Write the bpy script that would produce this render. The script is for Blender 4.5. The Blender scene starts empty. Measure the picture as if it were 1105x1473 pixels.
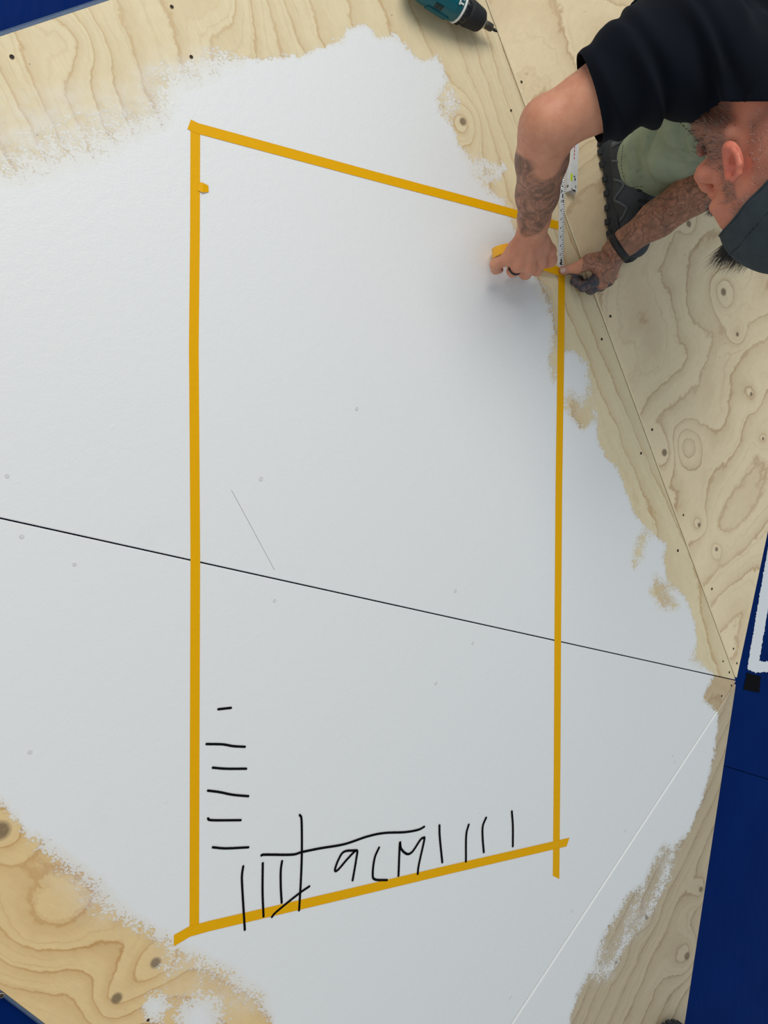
import bpy, bmesh, math, random
import numpy as np
from mathutils import Vector, Matrix

random.seed(7)
rng = np.random.default_rng(11)
scene = bpy.context.scene
COL = scene.collection

# ------------------------------------------------------------------ camera
IW, IH, FPX = 1105.0, 1473.0, 1106.0
CAM_H = 1.35
PITCH = math.atan2(2025.0, 1106.0)          # angle below the horizon
ROLL = math.radians(2.0)
cF = np.array([math.cos(PITCH), 0, -math.sin(PITCH)])
cU = np.array([math.sin(PITCH), 0, math.cos(PITCH)])
cW = np.array([0, 1.0, 0])
cR = math.cos(ROLL) * cU + math.sin(ROLL) * cW
cV = -math.sin(ROLL) * cU + math.cos(ROLL) * cW
CC = np.array([0, 0, CAM_H])
cam_d = bpy.data.cameras.new('camera')
cam_d.sensor_fit = 'VERTICAL'
cam_d.sensor_height = 36.0
cam_d.lens = FPX * 36.0 / IH
cam_d.clip_start = 0.02
cam = bpy.data.objects.new('camera', cam_d)
COL.objects.link(cam)
m = Matrix.Identity(4)
for i in range(3):
    m[i][0] = cR[i]; m[i][1] = cV[i]; m[i][2] = -cF[i]; m[i][3] = CC[i]
cam.matrix_world = m
scene.camera = cam

# ------------------------------------------------------------------ light
world = bpy.data.worlds.new('world')
scene.world = world
world.use_nodes = True
bgn = world.node_tree.nodes['Background']
bgn.inputs[0].default_value = (0.77, 0.895, 1.0, 1)
bgn.inputs[1].default_value = 0.56

def area(name, loc, target, size, power, color):
    d = bpy.data.lights.new(name, 'AREA')
    d.shape = 'RECTANGLE'; d.size = size[0]; d.size_y = size[1]
    d.energy = power; d.color = color
    o = bpy.data.objects.new(name, d); COL.objects.link(o)
    o.location = loc
    o.rotation_euler = (Vector(target) - Vector(loc)).to_track_quat('-Z', 'Y').to_euler()
    return o
area('window_light', (-0.30, 2.7, 3.1), (0.95, 0.1, 0), (2.6, 1.9), 112, (1.0, 0.965, 0.91))

area('warm_fill_light', (-1.9, -1.6, 2.0), (0.3, -0.6, 0), (1.2, 1.8), 17, (1.0, 0.80, 0.55))  # added fill lamp that warms the lower left boards, no doorway behind it
vs = scene.view_settings
vs.view_transform = 'Standard'
vs.look = 'None'
vs.gamma = 1.0
vs.use_curve_mapping = False
vs.exposure = -0.25

# ------------------------------------------------------------------ helpers
def P(x, y, z=0.0):
    """floor-plan point that the photo shows at pixel (x, y), for height z"""
    d = cF + cR * ((x - IW / 2) / FPX) - cV * ((y - IH / 2) / FPX)
    return CC + d * ((z - CAM_H) / d[2])

def srgb(r, g, b):
    f = lambda c: (c / 255 / 12.92) if c / 255 <= 0.04045 else ((c / 255 + 0.055) / 1.055) ** 2.4
    return (f(r), f(g), f(b), 1.0)

def unit(v):
    v = np.asarray(v, float)
    return v / np.linalg.norm(v)

def link(o, parent=None):
    COL.objects.link(o)
    if parent is not None:
        o.parent = parent
    return o

def mesh(name, verts, faces, mat=None, parent=None, smooth=False):
    me = bpy.data.meshes.new(name)
    me.from_pydata([tuple(map(float, v)) for v in verts], [], [tuple(map(int, f)) for f in faces])
    me.update()
    if mat: me.materials.append(mat)
    if smooth: me.polygons.foreach_set('use_smooth', [True] * len(me.polygons))
    o = bpy.data.objects.new(name, me)
    return link(o, parent)

def bmobj(name, bm, mat=None, parent=None, smooth=False):
    me = bpy.data.meshes.new(name)
    bm.to_mesh(me); bm.free()
    if mat: me.materials.append(mat)
    if smooth: me.polygons.foreach_set('use_smooth', [True] * len(me.polygons))
    return link(bpy.data.objects.new(name, me), parent)

def empty(name, loc=(0, 0, 0)):
    o = bpy.data.objects.new(name, None)
    o.empty_display_size = 0.05
    COL.objects.link(o)
    return o

def tag(o, label=None, cat=None, group=None, kind=None):
    if label: o['label'] = label
    if cat: o['category'] = cat
    if group: o['group'] = group
    if kind: o['kind'] = kind
    return o

def frame_from(axis, hint=(0, 0, 1)):
    a = unit(axis); h = np.asarray(hint, float)
    if abs(np.dot(a, unit(h))) > 0.97: h = np.array([1.0, 0.2, 0])
    x = unit(np.cross(h, a)); y = np.cross(a, x)
    return x, y, a

def sweep(path, radii, n=16, closed_ring=False, cap=True, hint=(0, 0, 1)):
    """tube along points; radii: scalar list or (rx, ry) list -> verts, faces"""
    path = [np.asarray(p, float) for p in path]
    V, Fc = [], []
    N = len(path)
    for i, p in enumerate(path):
        if closed_ring:
            t = path[(i + 1) % N] - path[i - 1]
        else:
            t = path[min(i + 1, N - 1)] - path[max(i - 1, 0)]
        x, y, _ = frame_from(t, hint)
        r = radii[i] if hasattr(radii, '__len__') else radii
        rx, ry = r if hasattr(r, '__len__') else (r, r)
        for k in range(n):
            a = 2 * math.pi * k / n
            V.append(p + x * rx * math.cos(a) + y * ry * math.sin(a))
    for i in range(N if closed_ring else N - 1):
        j = (i + 1) % N
        for k in range(n):
            l = (k + 1) % n
            Fc.append((i * n + k, i * n + l, j * n + l, j * n + k))
    if cap and not closed_ring:
        Fc.append(tuple(range(n))[::-1])
        Fc.append(tuple((N - 1) * n + k for k in range(n)))
    return V, Fc

def merge(parts):
    V, Fc = [], []
    for v, f in parts:
        o = len(V); V += list(v); Fc += [tuple(i + o for i in q) for q in f]
    return V, Fc

def lathe(origin, axis, prof, n=28, hint=(0, 0, 1)):
    """prof: list of (distance along axis, radius)"""
    a = unit(axis)
    return sweep([np.asarray(origin) + a * d for d, r in prof], [max(r, 1e-4) for d, r in prof], n, hint=hint)

def box(c, ax, ay, az, sx, sy, sz):
    c = np.asarray(c, float)
    V = []
    for k in (-1, 1):
        for i, j in ((-1, -1), (1, -1), (1, 1), (-1, 1)):
            V.append(c + ax * i * sx / 2 + ay * j * sy / 2 + az * k * sz / 2)
    F_ = [(3, 2, 1, 0), (4, 5, 6, 7), (0, 1, 5, 4), (1, 2, 6, 5), (2, 3, 7, 6), (3, 0, 4, 7)]
    return V, F_

def catmull(pts, m=6):
    pts = [np.asarray(p, float) for p in pts]
    if len(pts) < 3: 
        return [pts[0] + (pts[-1] - pts[0]) * t for t in np.linspace(0, 1, 4)]
    q = [2 * pts[0] - pts[1]] + pts + [2 * pts[-1] - pts[-2]]
    out = []
    for i in range(1, len(q) - 2):
        for t in np.linspace(0, 1, m, endpoint=False):
            a, b, c, d = q[i - 1], q[i], q[i + 1], q[i + 2]
            out.append(0.5 * (2 * b + (c - a) * t + (2 * a - 5 * b + 4 * c - d) * t * t + (3 * b - a - 3 * c + d) * t ** 3))
    out.append(pts[-1])
    return out

# ---- node helper
class NT:
    def __init__(s, name):
        s.mat = bpy.data.materials.new(name); s.mat.use_nodes = True
        s.t = s.mat.node_tree; s.t.nodes.clear()
        s.out = s.n('ShaderNodeOutputMaterial')
        s.b = s.n('ShaderNodeBsdfPrincipled')
        s.l(s.b.outputs[0], s.out.inputs[0])
    def n(s, ty, **k):
        q = s.t.nodes.new(ty)
        for a, v in k.items(): setattr(q, a, v)
        return q
    def l(s, a, b): s.t.links.new(a, b)
    def put(s, inp, v):
        if isinstance(v, bpy.types.NodeSocket): s.l(v, inp)
        else: inp.default_value = v
    def math(s, op, a, b=None, c=None, clamp=False):
        q = s.n('ShaderNodeMath', operation=op); q.use_clamp = clamp
        s.put(q.inputs[0], a)
        if b is not None: s.put(q.inputs[1], b)
        if c is not None: s.put(q.inputs[2], c)
        return q.outputs[0]
    def vmath(s, op, a, b=None):
        q = s.n('ShaderNodeVectorMath', operation=op)
        s.put(q.inputs[0], a)
        if b is not None: s.put(q.inputs[1], b)
        return q.outputs['Value'] if op in ('LENGTH', 'DISTANCE', 'DOT_PRODUCT') else q.outputs[0]
    def mix(s, f, a, b, mode='MIX'):
        q = s.n('ShaderNodeMix', data_type='RGBA', blend_type=mode)
        s.put(q.inputs[0], f); s.put(q.inputs[6], a); s.put(q.inputs[7], b)
        return q.outputs[2]
    def noise(s, vec, scale, detail=2.0, rough=0.5, dist=0.0):
        q = s.n('ShaderNodeTexNoise')
        if vec is not None: s.l(vec, q.inputs['Vector'])
        q.inputs['Scale'].default_value = scale; q.inputs['Detail'].default_value = detail
        q.inputs['Roughness'].default_value = rough; q.inputs['Distortion'].default_value = dist
        return q.outputs['Fac']
    def voro(s, vec, scale, feature='F1'):
        q = s.n('ShaderNodeTexVoronoi', feature=feature)
        s.l(vec, q.inputs['Vector']); q.inputs['Scale'].default_value = scale
        return q.outputs['Distance']
    def ramp(s, f, stops):
        q = s.n('ShaderNodeValToRGB'); s.put(q.inputs[0], f)
        el = q.color_ramp.elements
        while len(el) < len(stops): el.new(0.5)
        for e, (p, c) in zip(el, stops):
            e.position = p; e.color = c if len(c) == 4 else (*c, 1)
        return q.outputs[0]
    def remap(s, v, a, b, c=0.0, d=1.0):
        q = s.n('ShaderNodeMapRange'); q.clamp = True
        s.put(q.inputs[0], v)
        for i, x in enumerate((a, b, c, d)): q.inputs[i + 1].default_value = x
        return q.outputs[0]
    def obj(s): return s.n('ShaderNodeTexCoord').outputs['Object']
    def mapping(s, vec, loc=(0, 0, 0), rot=(0, 0, 0), scale=(1, 1, 1)):
        q = s.n('ShaderNodeMapping'); s.l(vec, q.inputs[0])
        q.inputs[1].default_value = loc; q.inputs[2].default_value = rot; q.inputs[3].default_value = scale
        return q.outputs[0]
    def attr(s, name): return s.n('ShaderNodeAttribute', attribute_name=name).outputs['Fac']
    def bump(s, h, strength, dist=0.001, prev=None):
        q = s.n('ShaderNodeBump'); s.l(h, q.inputs['Height'])
        q.inputs['Strength'].default_value = strength; q.inputs['Distance'].default_value = dist
        if prev is not None: s.l(prev, q.inputs['Normal'])
        return q.outputs[0]
    def set(s, **k):
        for a, v in k.items():
            s.put(s.b.inputs[a.replace('_', ' ')], v)
        return s

def plain(name, col, rough=0.5, metal=0.0, noise_scale=120, var=0.12, bump=0.15, spec=0.5, ndist=0.0005):
    t = NT(name); o = t.obj()
    f = t.noise(o, noise_scale, 4)
    dark = tuple(c * (1 - var) for c in col[:3]) + (1,)
    lite = tuple(min(1, c * (1 + var)) for c in col[:3]) + (1,)
    t.set(Base_Color=t.mix(f, dark, lite), Roughness=rough, Metallic=metal, Normal=t.bump(f, bump, ndist))
    t.b.inputs['Specular IOR Level'].default_value = spec
    return t.mat

# ---- wood + paint
WOODS = {}
def wood(name, light, line, angle, seed, knots, freq=9.0, stretch=0.30, wide=0.5, nscale=2.3, lin=0.0, sap=None):
    t = NT(name); o = t.obj()
    rot = t.mapping(o, loc=(seed * 3.1, seed * 1.7, 0), rot=(0, 0, angle), scale=(1, 1, 0))
    st = t.mapping(rot, scale=(stretch, 1, 1))
    base = t.noise(st, nscale, 1.5, 0.45, 0.35)
    g = t.math('MULTIPLY', base, freq)
    if lin:
        sx = t.n('ShaderNodeSeparateXYZ'); t.l(st, sx.inputs[0])
        g = t.math('MULTIPLY_ADD', sx.outputs[1], lin, g)
    flat = t.mapping(o, scale=(1, 1, 0))
    core = None
    for (kx, ky, s, amp, rad) in knots:
        d = t.vmath('DISTANCE', flat, (kx, ky, 0))
        q = t.math('DIVIDE', d, s)
        e = t.math('POWER', 2.718, t.math('MULTIPLY', t.math('MULTIPLY', q, q), -1.0))
        g = t.math('MULTIPLY_ADD', e, amp, g)
        if rad > 0:
            k = t.remap(d, rad * 0.6, rad * 1.05, 1, 0)
            core = k if core is None else t.math('MAXIMUM', core, k)
    jag = t.noise(t.mapping(rot, scale=(0.6, 1, 1)), 22, 5, 0.68)
    g = t.math('MULTIPLY_ADD', jag, 0.75, g)
    fr = t.math('FRACT', g)
    lineamt = t.ramp(fr, [(0.0, (0.5,) * 3), (0.05, (0,) * 3), (1 - wide, (0.05,) * 3), (0.88, (0.42,) * 3), (0.955, (1,) * 3), (1.0, (0.85,) * 3)])
    fr2 = t.math('FRACT', t.math('MULTIPLY', g, 2.7))
    l2 = t.ramp(fr2, [(0.0, (0.25,) * 3), (0.08, (0,) * 3), (0.72, (0,) * 3), (0.95, (0.42,) * 3), (1.0, (0.3,) * 3)])
    lineamt = t.math('MAXIMUM', lineamt, t.math('MULTIPLY', l2, t.remap(t.noise(rot, 3.1, 2), .42, .6, 0.1, 1.0)))
    patch = t.remap(t.noise(rot, 4.0, 2), 0.35, 0.65, 0.5, 1.0)
    lineamt = t.math('MULTIPLY', lineamt, patch)
    fib = t.noise(t.mapping(rot, scale=(0.06, 1, 1)), 420, 3, 0.6)
    blot = t.noise(rot, 7, 4, 0.6)
    mott = t.noise(rot, 60, 3, 0.6)
    lt, li = light, line
    if sap:                                     # heartwood to sapwood across the sheet
        sx2 = t.n('ShaderNodeSeparateXYZ'); t.l(o, sx2.inputs[0])
        sf = t.remap(t.math('MULTIPLY_ADD', t.noise(o, 3, 2), .4, sx2.outputs[0]), .9, 1.7)
        lt = t.mix(sf, light, sap[0]); li = t.mix(sf, line, sap[1])
    c = t.mix(lineamt, lt, li)
    c = t.mix(t.remap(blot, 0.3, 0.75, 0, 0.35), c, tuple(a * b for a, b in zip(light[:3], (0.80, 0.77, 0.72))) + (1,))
    c = t.mix(t.remap(fib, 0.35, 0.75, 0, 0.22), c, tuple(a * 0.62 for a in light[:3]) + (1,))
    c = t.mix(t.remap(mott, 0.3, 0.7, 0, 0.13), c, tuple(a * 0.6 for a in light[:3]) + (1,))
    if core is not None:
        kc = t.noise(o, 160, 3)
        c = t.mix(t.math('MULTIPLY', core, 0.85), c, t.mix(kc, srgb(82, 66, 48), srgb(140, 116, 88)))
    specks = t.voro(o, 16, 'F1')
    c = t.mix(t.remap(specks, 0.018, 0.030, 0.6, 0), c, srgb(95, 78, 55))
    # paint coat
    sd = t.attr('paint'); so = t.attr('soft')
    big = t.math('ADD', t.math('MULTIPLY', t.math('SUBTRACT', t.noise(o, 24, 3, 0.6), 0.5), 0.024), t.math('MULTIPLY', t.math('SUBTRACT', t.noise(o, 95, 3, 0.6), 0.5), 0.016))
    cov = t.math('ADD', 0.5, t.math('DIVIDE', t.math('ADD', sd, big), t.math('MULTIPLY', so, 2.0)))
    br = t.mapping(o, rot=(0, 0, 0.9), scale=(0.75, 1, 0))
    fine = t.math('ADD', t.math('MULTIPLY', t.noise(br, 260, 3, 0.65), 0.65), t.math('MULTIPLY', t.noise(o, 70, 2, 0.5), 0.35))
    fine = t.remap(fine, 0.34, 0.66, 0, 1)
    edge = t.math('MULTIPLY_ADD', t.math('SUBTRACT', cov, fine), 7.0, 0.5, clamp=True)
    thin = t.remap(cov, 0.1, 1.15, 0.55, 1.0)
    mask = t.math('MULTIPLY', edge, thin)
    wash = t.math('MULTIPLY', t.remap(cov, -.45, .7, 0, .62), t.remap(t.noise(o, 34, 4, .6), .36, .62, .25, 1))
    wash = t.math('MULTIPLY', wash, t.remap(so, .02, .045, 0, 1))
    mask = t.math('MAXIMUM', mask, wash)
    smud = t.remap(t.noise(o, 5, 5, 0.65), 0.62, 0.78, 0, 0.10)
    pw = t.mix(smud, (0.80, 0.80, 0.79, 1), (0.60, 0.58, 0.56, 1))
    grey = t.remap(t.noise(t.mapping(o, scale=(1, 1, 0)), 38, 6, 0.75), 0.66, 0.80, 0, 0.16)
    pw = t.mix(grey, pw, (0.52, 0.50, 0.49, 1))
    c = t.mix(mask, c, pw)
    roller = t.math('ADD', t.noise(o, 230, 3, 0.6), t.math('MULTIPLY', t.noise(o, 60, 2), 1.2))
    hpaint = t.math('MULTIPLY', roller, mask)
    dents = t.remap(t.voro(o, 9.0, 'F1'), 0.02, 0.045, 1.0, 0)
    hpaint = t.math('ADD', hpaint, t.math('MULTIPLY', dents, 0.9))
    h = t.math('ADD', hpaint, t.math('MULTIPLY', fib, 0.35))
    n1 = t.bump(h, 0.32, 0.0012)
    n2 = t.bump(mask, 0.35, 0.0006, n1)
    t.set(Base_Color=c, Roughness=t.remap(mask, 0, 1, 0.62, 0.42), Normal=n2)
    t.b.inputs['Specular IOR Level'].default_value = 0.4
    return t.mat

# ------------------------------------------------------------------ paint outline (floor plan)
PAINT = [(-260, 330), (-120, 285), (0, 232), (60, 205), (135, 185), (217, 160), (228, 105), (270, 92), (320, 72), (347, 86), (400, 82), (434, 78),
         (470, 64), (488, 57), (500, 42), (529, 35), (543, 54), (570, 49), (584, 66), (600, 86), (632, 82), (641, 102), (647, 120), (632, 140),
         (636, 160), (652, 182), (662, 212), (680, 226), (690, 250), (702, 268), (725, 286), (742, 330), (752, 372), (775, 400), (792, 438),
         (797, 470), (806, 502), (828, 504), (843, 522), (849, 545), (851, 580), (862, 602), (858, 632), (875, 662), (888, 670), (905, 715), (912, 738),
         (940, 768), (958, 782), (956, 802), (962, 838), (984, 855), (999, 890), (1004, 928), (997, 945), (1030, 972), (1018, 988), (1012, 1006),
         (1030, 1018), (1034, 1030), (1030, 1060), (1024, 1105), (1010, 1150), (992, 1195), (970, 1225), (962, 1262), (945, 1300), (925, 1325),
         (898, 1362), (878, 1402), (848, 1404), (830, 1432), (817, 1475), (790, 1560), (700, 1700), (560, 1700), (440, 1560), (392, 1480), (372, 1442), (345, 1432),
         (322, 1402), (292, 1396), (258, 1374), (238, 1362), (205, 1336), (150, 1312), (138, 1296), (100, 1256), (58, 1220), (30, 1190), (0, 1156),
         (-80, 1080), (-260, 1000)]
DABS = [[(686, 258), (700, 246), (722, 232), (729, 240), (722, 258), (706, 262), (694, 272)],
        [(668, 228), (700, 226), (716, 236), (690, 262), (672, 250)],
        [(640, 120), (650, 128), (658, 148), (650, 176), (640, 160)],
        [(200, 1455), (215, 1430), (235, 1428), (246, 1445), (232, 1475), (210, 1470)],
        [(250, 1470), (262, 1440), (290, 1424), (318, 1432), (322, 1470), (300, 1500), (262, 1500)],
        [(232, 1385), (258, 1380), (266, 1392), (246, 1396)]]
HOLES = [[(848, 570), (856, 560), (852, 600), (838, 615), (822, 596), (812, 580), (818, 572), (838, 586)],
         [(800, 470), (806, 520), (798, 545), (793, 520)],
         [(930, 765), (920, 800), (913, 812), (918, 780)],
         [(944, 830), (958, 850), (972, 872), (950, 868), (938, 850)],
         [(903, 1340), (935, 1255), (955, 1222), (962, 1228), (938, 1290), (915, 1345)],
         [(860, 1390), (872, 1345), (905, 1290), (918, 1282), (902, 1330), (880, 1385)]]

def seg_dist(p, poly):
    d = np.full(len(p), 1e9); inside = np.zeros(len(p), bool)
    n = len(poly)
    for i in range(n):
        a, b = poly[i], poly[(i + 1) % n]
        ab = b - a; pa = p - a
        t = np.clip((pa @ ab) / (ab @ ab), 0, 1)
        d = np.minimum(d, np.linalg.norm(pa - t[:, None] * ab, axis=1))
        c = (a[1] > p[:, 1]) != (b[1] > p[:, 1])
        with np.errstate(divide='ignore', invalid='ignore'):
            xx = a[0] + (p[:, 1] - a[1]) / (b[1] - a[1]) * ab[0]
        inside ^= c & (p[:, 0] < xx)
    return np.where(inside, d, -d)

def plan(px): return np.array([P(*q)[:2] for q in px])

def paint_field(xy):
    s = seg_dist(xy, plan(PAINT))
    for dq in DABS: s = np.maximum(s, seg_dist(xy, plan(dq)) - 0.001)
    soft = np.full(len(xy), 0.0080)
    for hq in HOLES:
        h = seg_dist(xy, plan(hq))
        s = np.minimum(s, np.maximum(-h - 0.002, -0.016))
        soft = np.where(h > -0.02, 0.013, soft)
    def blob(px, r, v):
        c = P(*px)[:2]
        w = np.clip(1 - np.linalg.norm(xy - c, axis=1) / r, 0, 1)
        return w * v
    for px, r, v in [((20, 205), .16, .05), ((90, 185), .14, .05), ((170, 165), .12, .045), ((250, 120), .11, .045), ((310, 95), .07, .03),
                     ((650, 150), .05, .03), ((690, 245), .07, .03), ((740, 300), .05, .02), ((775, 430), .06, .03), ((830, 560), .08, .022),
                     ((930, 800), .07, .012), ((960, 860), .07, .02), ((1000, 950), .05, .02),
                     ((90, 1260), .11, .022), ((150, 1305), .1, .026), ((240, 1370), .1, .02), ((300, 1430), .12, .03), ((360, 1440), .08, .022),
                     ((960, 1240), .1, .025), ((920, 1320), .1, .03), ((870, 1390), .1, .03)]:
        soft = soft + blob(px, r, v)
    return s, soft

# ------------------------------------------------------------------ floor plan of the panels
V0 = P(1060, 979)[:2]
TT = np.array([0.83, 1.288]); LL = np.array([-0.78, 0.150]); BB = np.array([0.732, -1.497])
def knot(px, s, amp, rad): q = P(*px); return (q[0], q[1], s, amp, rad)

mat_A = wood('plywood_pale', srgb(236, 218, 178), srgb(196, 158, 108), -2.10, 1.3,
             [knot((666, 175), .045, 2.2, .010), knot((100, 60), .05, 1.4, 0), knot((300, -20), .09, 1.6, 0)], freq=7.0, wide=0.5, lin=17.0)
mat_B = wood('plywood_swirled', srgb(248, 226, 186), srgb(192, 154, 110), -0.85, 4.7,
             [knot((1041, 420), .05, 2.0, .012), knot((1061, 481), .035, 1.2, .007), knot((1081, 567), .04, 1.2, .007), knot((956, 651), .05, 1.6, .011),
              knot((989, 642), .05, -2.1, 0), knot((1006, 755), .03, 1.2, .007), knot((1031, 790), .03, 1.1, .007), knot((1098, 631), .03, 1.0, .006),
              knot((991, 322), .03, 1.0, .010), knot((1040, 610), .12, 1.6, 0), knot((960, 480), .13, 1.7, 0), knot((850, 30), .16, 2.6, 0), knot((910, 170), .05, -1.2, 0)],
             freq=13.0, wide=0.5, nscale=2.0, stretch=.42, lin=3.0)
mat_C = wood('plywood_amber', srgb(236, 204, 148), srgb(190, 136, 72), 0.72, 8.2,
             [knot((0, 1195), .05, 2.2, .018), knot((224, 1385), .045, 2.0, .011), knot((168, 1436), .05, 2.0, .011), knot((60, 1330), .10, 1.7, 0), knot((1000, 1000), .05, .6, 0)],
             freq=9.0, wide=0.55, nscale=2.2, lin=8.0, sap=(srgb(200, 178, 146), srgb(160, 132, 98)))
mat_D = wood('plywood_grey', srgb(200, 182, 152), srgb(150, 126, 96), -1.02, 6.1,
             [knot((1008, 1279), .04, 1.3, .009), knot((930, 1319), .035, 1.0, .008), knot((886, 1384), .03, .8, .006), knot((988, 1375), .06, 2.2, .012)],
             freq=7.0, wide=0.5, nscale=2.2, lin=22, stretch=0.2)

M_blue = (lambda: None)()
def blue_mat():
    t = NT('navy_floor_paint'); o = t.obj()
    f = t.noise(o, 6, 4); s = t.noise(t.mapping(o, scale=(1, .2, 1)), 90, 3)
    c = t.mix(f, srgb(0, 26, 84), srgb(0, 40, 104))
    sc = t.remap(t.noise(o, 34, 6, 0.8, 1.5), 0.66, 0.74, 0, 0.16)
    c = t.mix(sc, c, srgb(90, 110, 150))
    t.set(Base_Color=c, Roughness=t.remap(s, .2, .8, .42, .6), Normal=t.bump(s, .12, .0006))
    t.b.inputs['Specular IOR Level'].default_value = 0.03
    return t.mat
M_blue = blue_mat()
M_blue_edge = plain('worn_blue_edge', srgb(78, 96, 122), 0.6, noise_scale=300, var=0.5)
M_dark = plain('dark_gap', srgb(30, 26, 22), 0.9)

platform = empty('plywood_platform')
tag(platform, 'low platform of large triangular plywood panels, its middle painted white', 'platform')

TOP = 0.0
TH = 0.018
def panel(poly, mat, gaps, zoff=0.0, cham=0.0013, step=0.011, edge=None):
    """poly CCW in plan; gaps: half gap per edge"""
    poly = [np.asarray(p, float) for p in poly]
    n = len(poly)
    nor, off = [], []
    for i in range(n):
        d = unit(poly[(i + 1) % n] - poly[i]); nn = np.array([d[1], -d[0]])
        nor.append(nn); off.append(nn @ poly[i] - gaps[i] - cham)
    A = np.array(poly); lo, hi = A.min(0) - .01, A.max(0) + .01
    nx, ny = int((hi[0] - lo[0]) / step) + 2, int((hi[1] - lo[1]) / step) + 2
    xs = np.linspace(lo[0], hi[0], nx); ys = np.linspace(lo[1], hi[1], ny)
    keep = np.ones((nx, ny), bool)
    X, Y = np.meshgrid(xs, ys, indexing='ij')
    for nn, o_ in zip(nor, off): keep &= (X * nn[0] + Y * nn[1] < o_ + 2.2 * step)
    bm = bmesh.new(); idx = {}
    for i in range(nx):
        for j in range(ny):
            if keep[i, j]: idx[i, j] = bm.verts.new((xs[i], ys[j], zoff))
    for i in range(nx - 1):
        for j in range(ny - 1):
            q = [(i, j), (i + 1, j), (i + 1, j + 1), (i, j + 1)]
            if all(k in idx for k in q): bm.faces.new([idx[k] for k in q])
    for nn, o_ in zip(nor, off):
        bmesh.ops.bisect_plane(bm, geom=bm.verts[:] + bm.edges[:] + bm.faces[:], dist=1e-6, plane_co=(nn[0] * o_, nn[1] * o_, 0),
                               plane_no=(nn[0], nn[1], 0), clear_outer=True)
    def ring(outw, z):
        be = [e for e in bm.edges if len(e.link_faces) == 1]
        r = bmesh.ops.extrude_edge_only(bm, edges=be)
        vv = [g for g in r['geom'] if isinstance(g, bmesh.types.BMVert)]
        for v in vv:
            for nn, o_ in zip(nor, off):
                if abs(v.co.x * nn[0] + v.co.y * nn[1] - o_) < 2e-4 and outw:
                    v.co.x += nn[0] * outw; v.co.y += nn[1] * outw
            v.co.z = z
    ring(cham, zoff - cham)
    ring(0, zoff - TH)
    bm.normal_update()
    if edge:
        for fc in bm.faces:
            if fc.normal.z < .95: fc.material_index = 1
    o = bmobj('plywood_panel', bm, mat, platform)
    if edge: o.data.materials.append(edge)
    me = o.data
    co = np.empty(len(me.vertices) * 3, np.float32); me.vertices.foreach_get('co', co); co = co.reshape(-1, 3)
    s, so = paint_field(co[:, :2].astype(float))
    a = me.attributes.new('paint', 'FLOAT', 'POINT'); a.data.foreach_set('value', s.astype(np.float32))
    a = me.attributes.new('soft', 'FLOAT', 'POINT'); a.data.foreach_set('value', so.astype(np.float32))
    return o

pA = panel([V0, TT, LL], mat_A, [.0022, .0002, .0013])
M_veneer = plain('pale_cut_edge', srgb(238, 222, 186), .7, noise_scale=200, var=.1)
pB = panel([V0, (2.42, 1.70), (1.0, 2.05), TT], mat_B, [.0, .0, .0, .0016], cham=0.0024, edge=M_veneer)
pC = panel([V0, LL, BB], mat_C, [.0013, .0002, .0008])
pD = panel([V0, BB, (1.60, -1.72)], mat_D, [.0016, 0, 0], zoff=.0010, cham=0.0028)
for q, l in ((pA, 'plywood panel with the upper half of the white paint'), (pB, 'bare swirl-grained plywood panel under the man'),
             (pC, 'plywood panel with the lower half of the white paint'), (pD, 'narrow plywood panel beside the blue floor')):
    q['label'] = l

# ------------------------------------------------------------------ floor around the platform
floor = empty('floor'); tag(floor, 'navy blue painted floor boards around the plywood', kind='structure')
def slab(name, poly, z0, z1, mat, parent):
    n = len(poly)
    V = [(p[0], p[1], z0) for p in poly] + [(p[0], p[1], z1) for p in poly]
    Fc = [tuple(range(n))[::-1], tuple(range(n, 2 * n))] + [(i, (i + 1) % n, n + (i + 1) % n, n + i) for i in range(n)]
    return mesh(name, V, Fc, mat, parent)
FZ = -0.0185
mesh('subfloor', [(-4, -5, FZ - .03), (5, -5, FZ - .03), (5, 5, FZ - .03), (-4, 5, FZ - .03)], [(0, 1, 2, 3)], M_dark, floor)
s0 = P(1040, 1101, FZ)[:2]; s1 = P(1105, 1121, FZ)[:2]
sd_ = unit(s1 - s0); sn = np.array([-sd_[1], sd_[0]]) * 0.0009
pa = s0 - sd_ * 6; pb = s0 + sd_ * 6
slab('floor_board', [pa - sn, (-4, -5), (5, -5), pb - sn], FZ - .028, FZ, M_blue, floor)
slab('floor_board', [pa + sn, pb + sn, (5, 5), (-4, 5)], FZ - .028, FZ, M_blue, floor)
# painted edge strips along the left rims
def edge_strip(a, b, w):
    a = np.asarray(a); b = np.asarray(b); d = unit(b - a); nn = np.array([d[1], -d[0]])
    V, Fc = [], []
    N = 40
    for i in range(N + 1):
        q = a + (b - a) * i / N
        for o_, z in ((0.0006, -.0030), (w * .5 + random.uniform(-.0006, .0006), -.0045), (w, -.0115), (w, FZ), (0.0006, FZ)):
            V.append((*(q + nn * o_), z))
    for i in range(N):
        for k in range(4):
            Fc.append((i * 5 + k, i * 5 + k + 1, i * 5 + k + 6, i * 5 + k + 5))
    return mesh('blue_edge_strip', V, Fc, M_blue_edge, platform)
edge_strip(TT, LL, .011)
edge_strip(LL, BB, .009)

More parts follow.
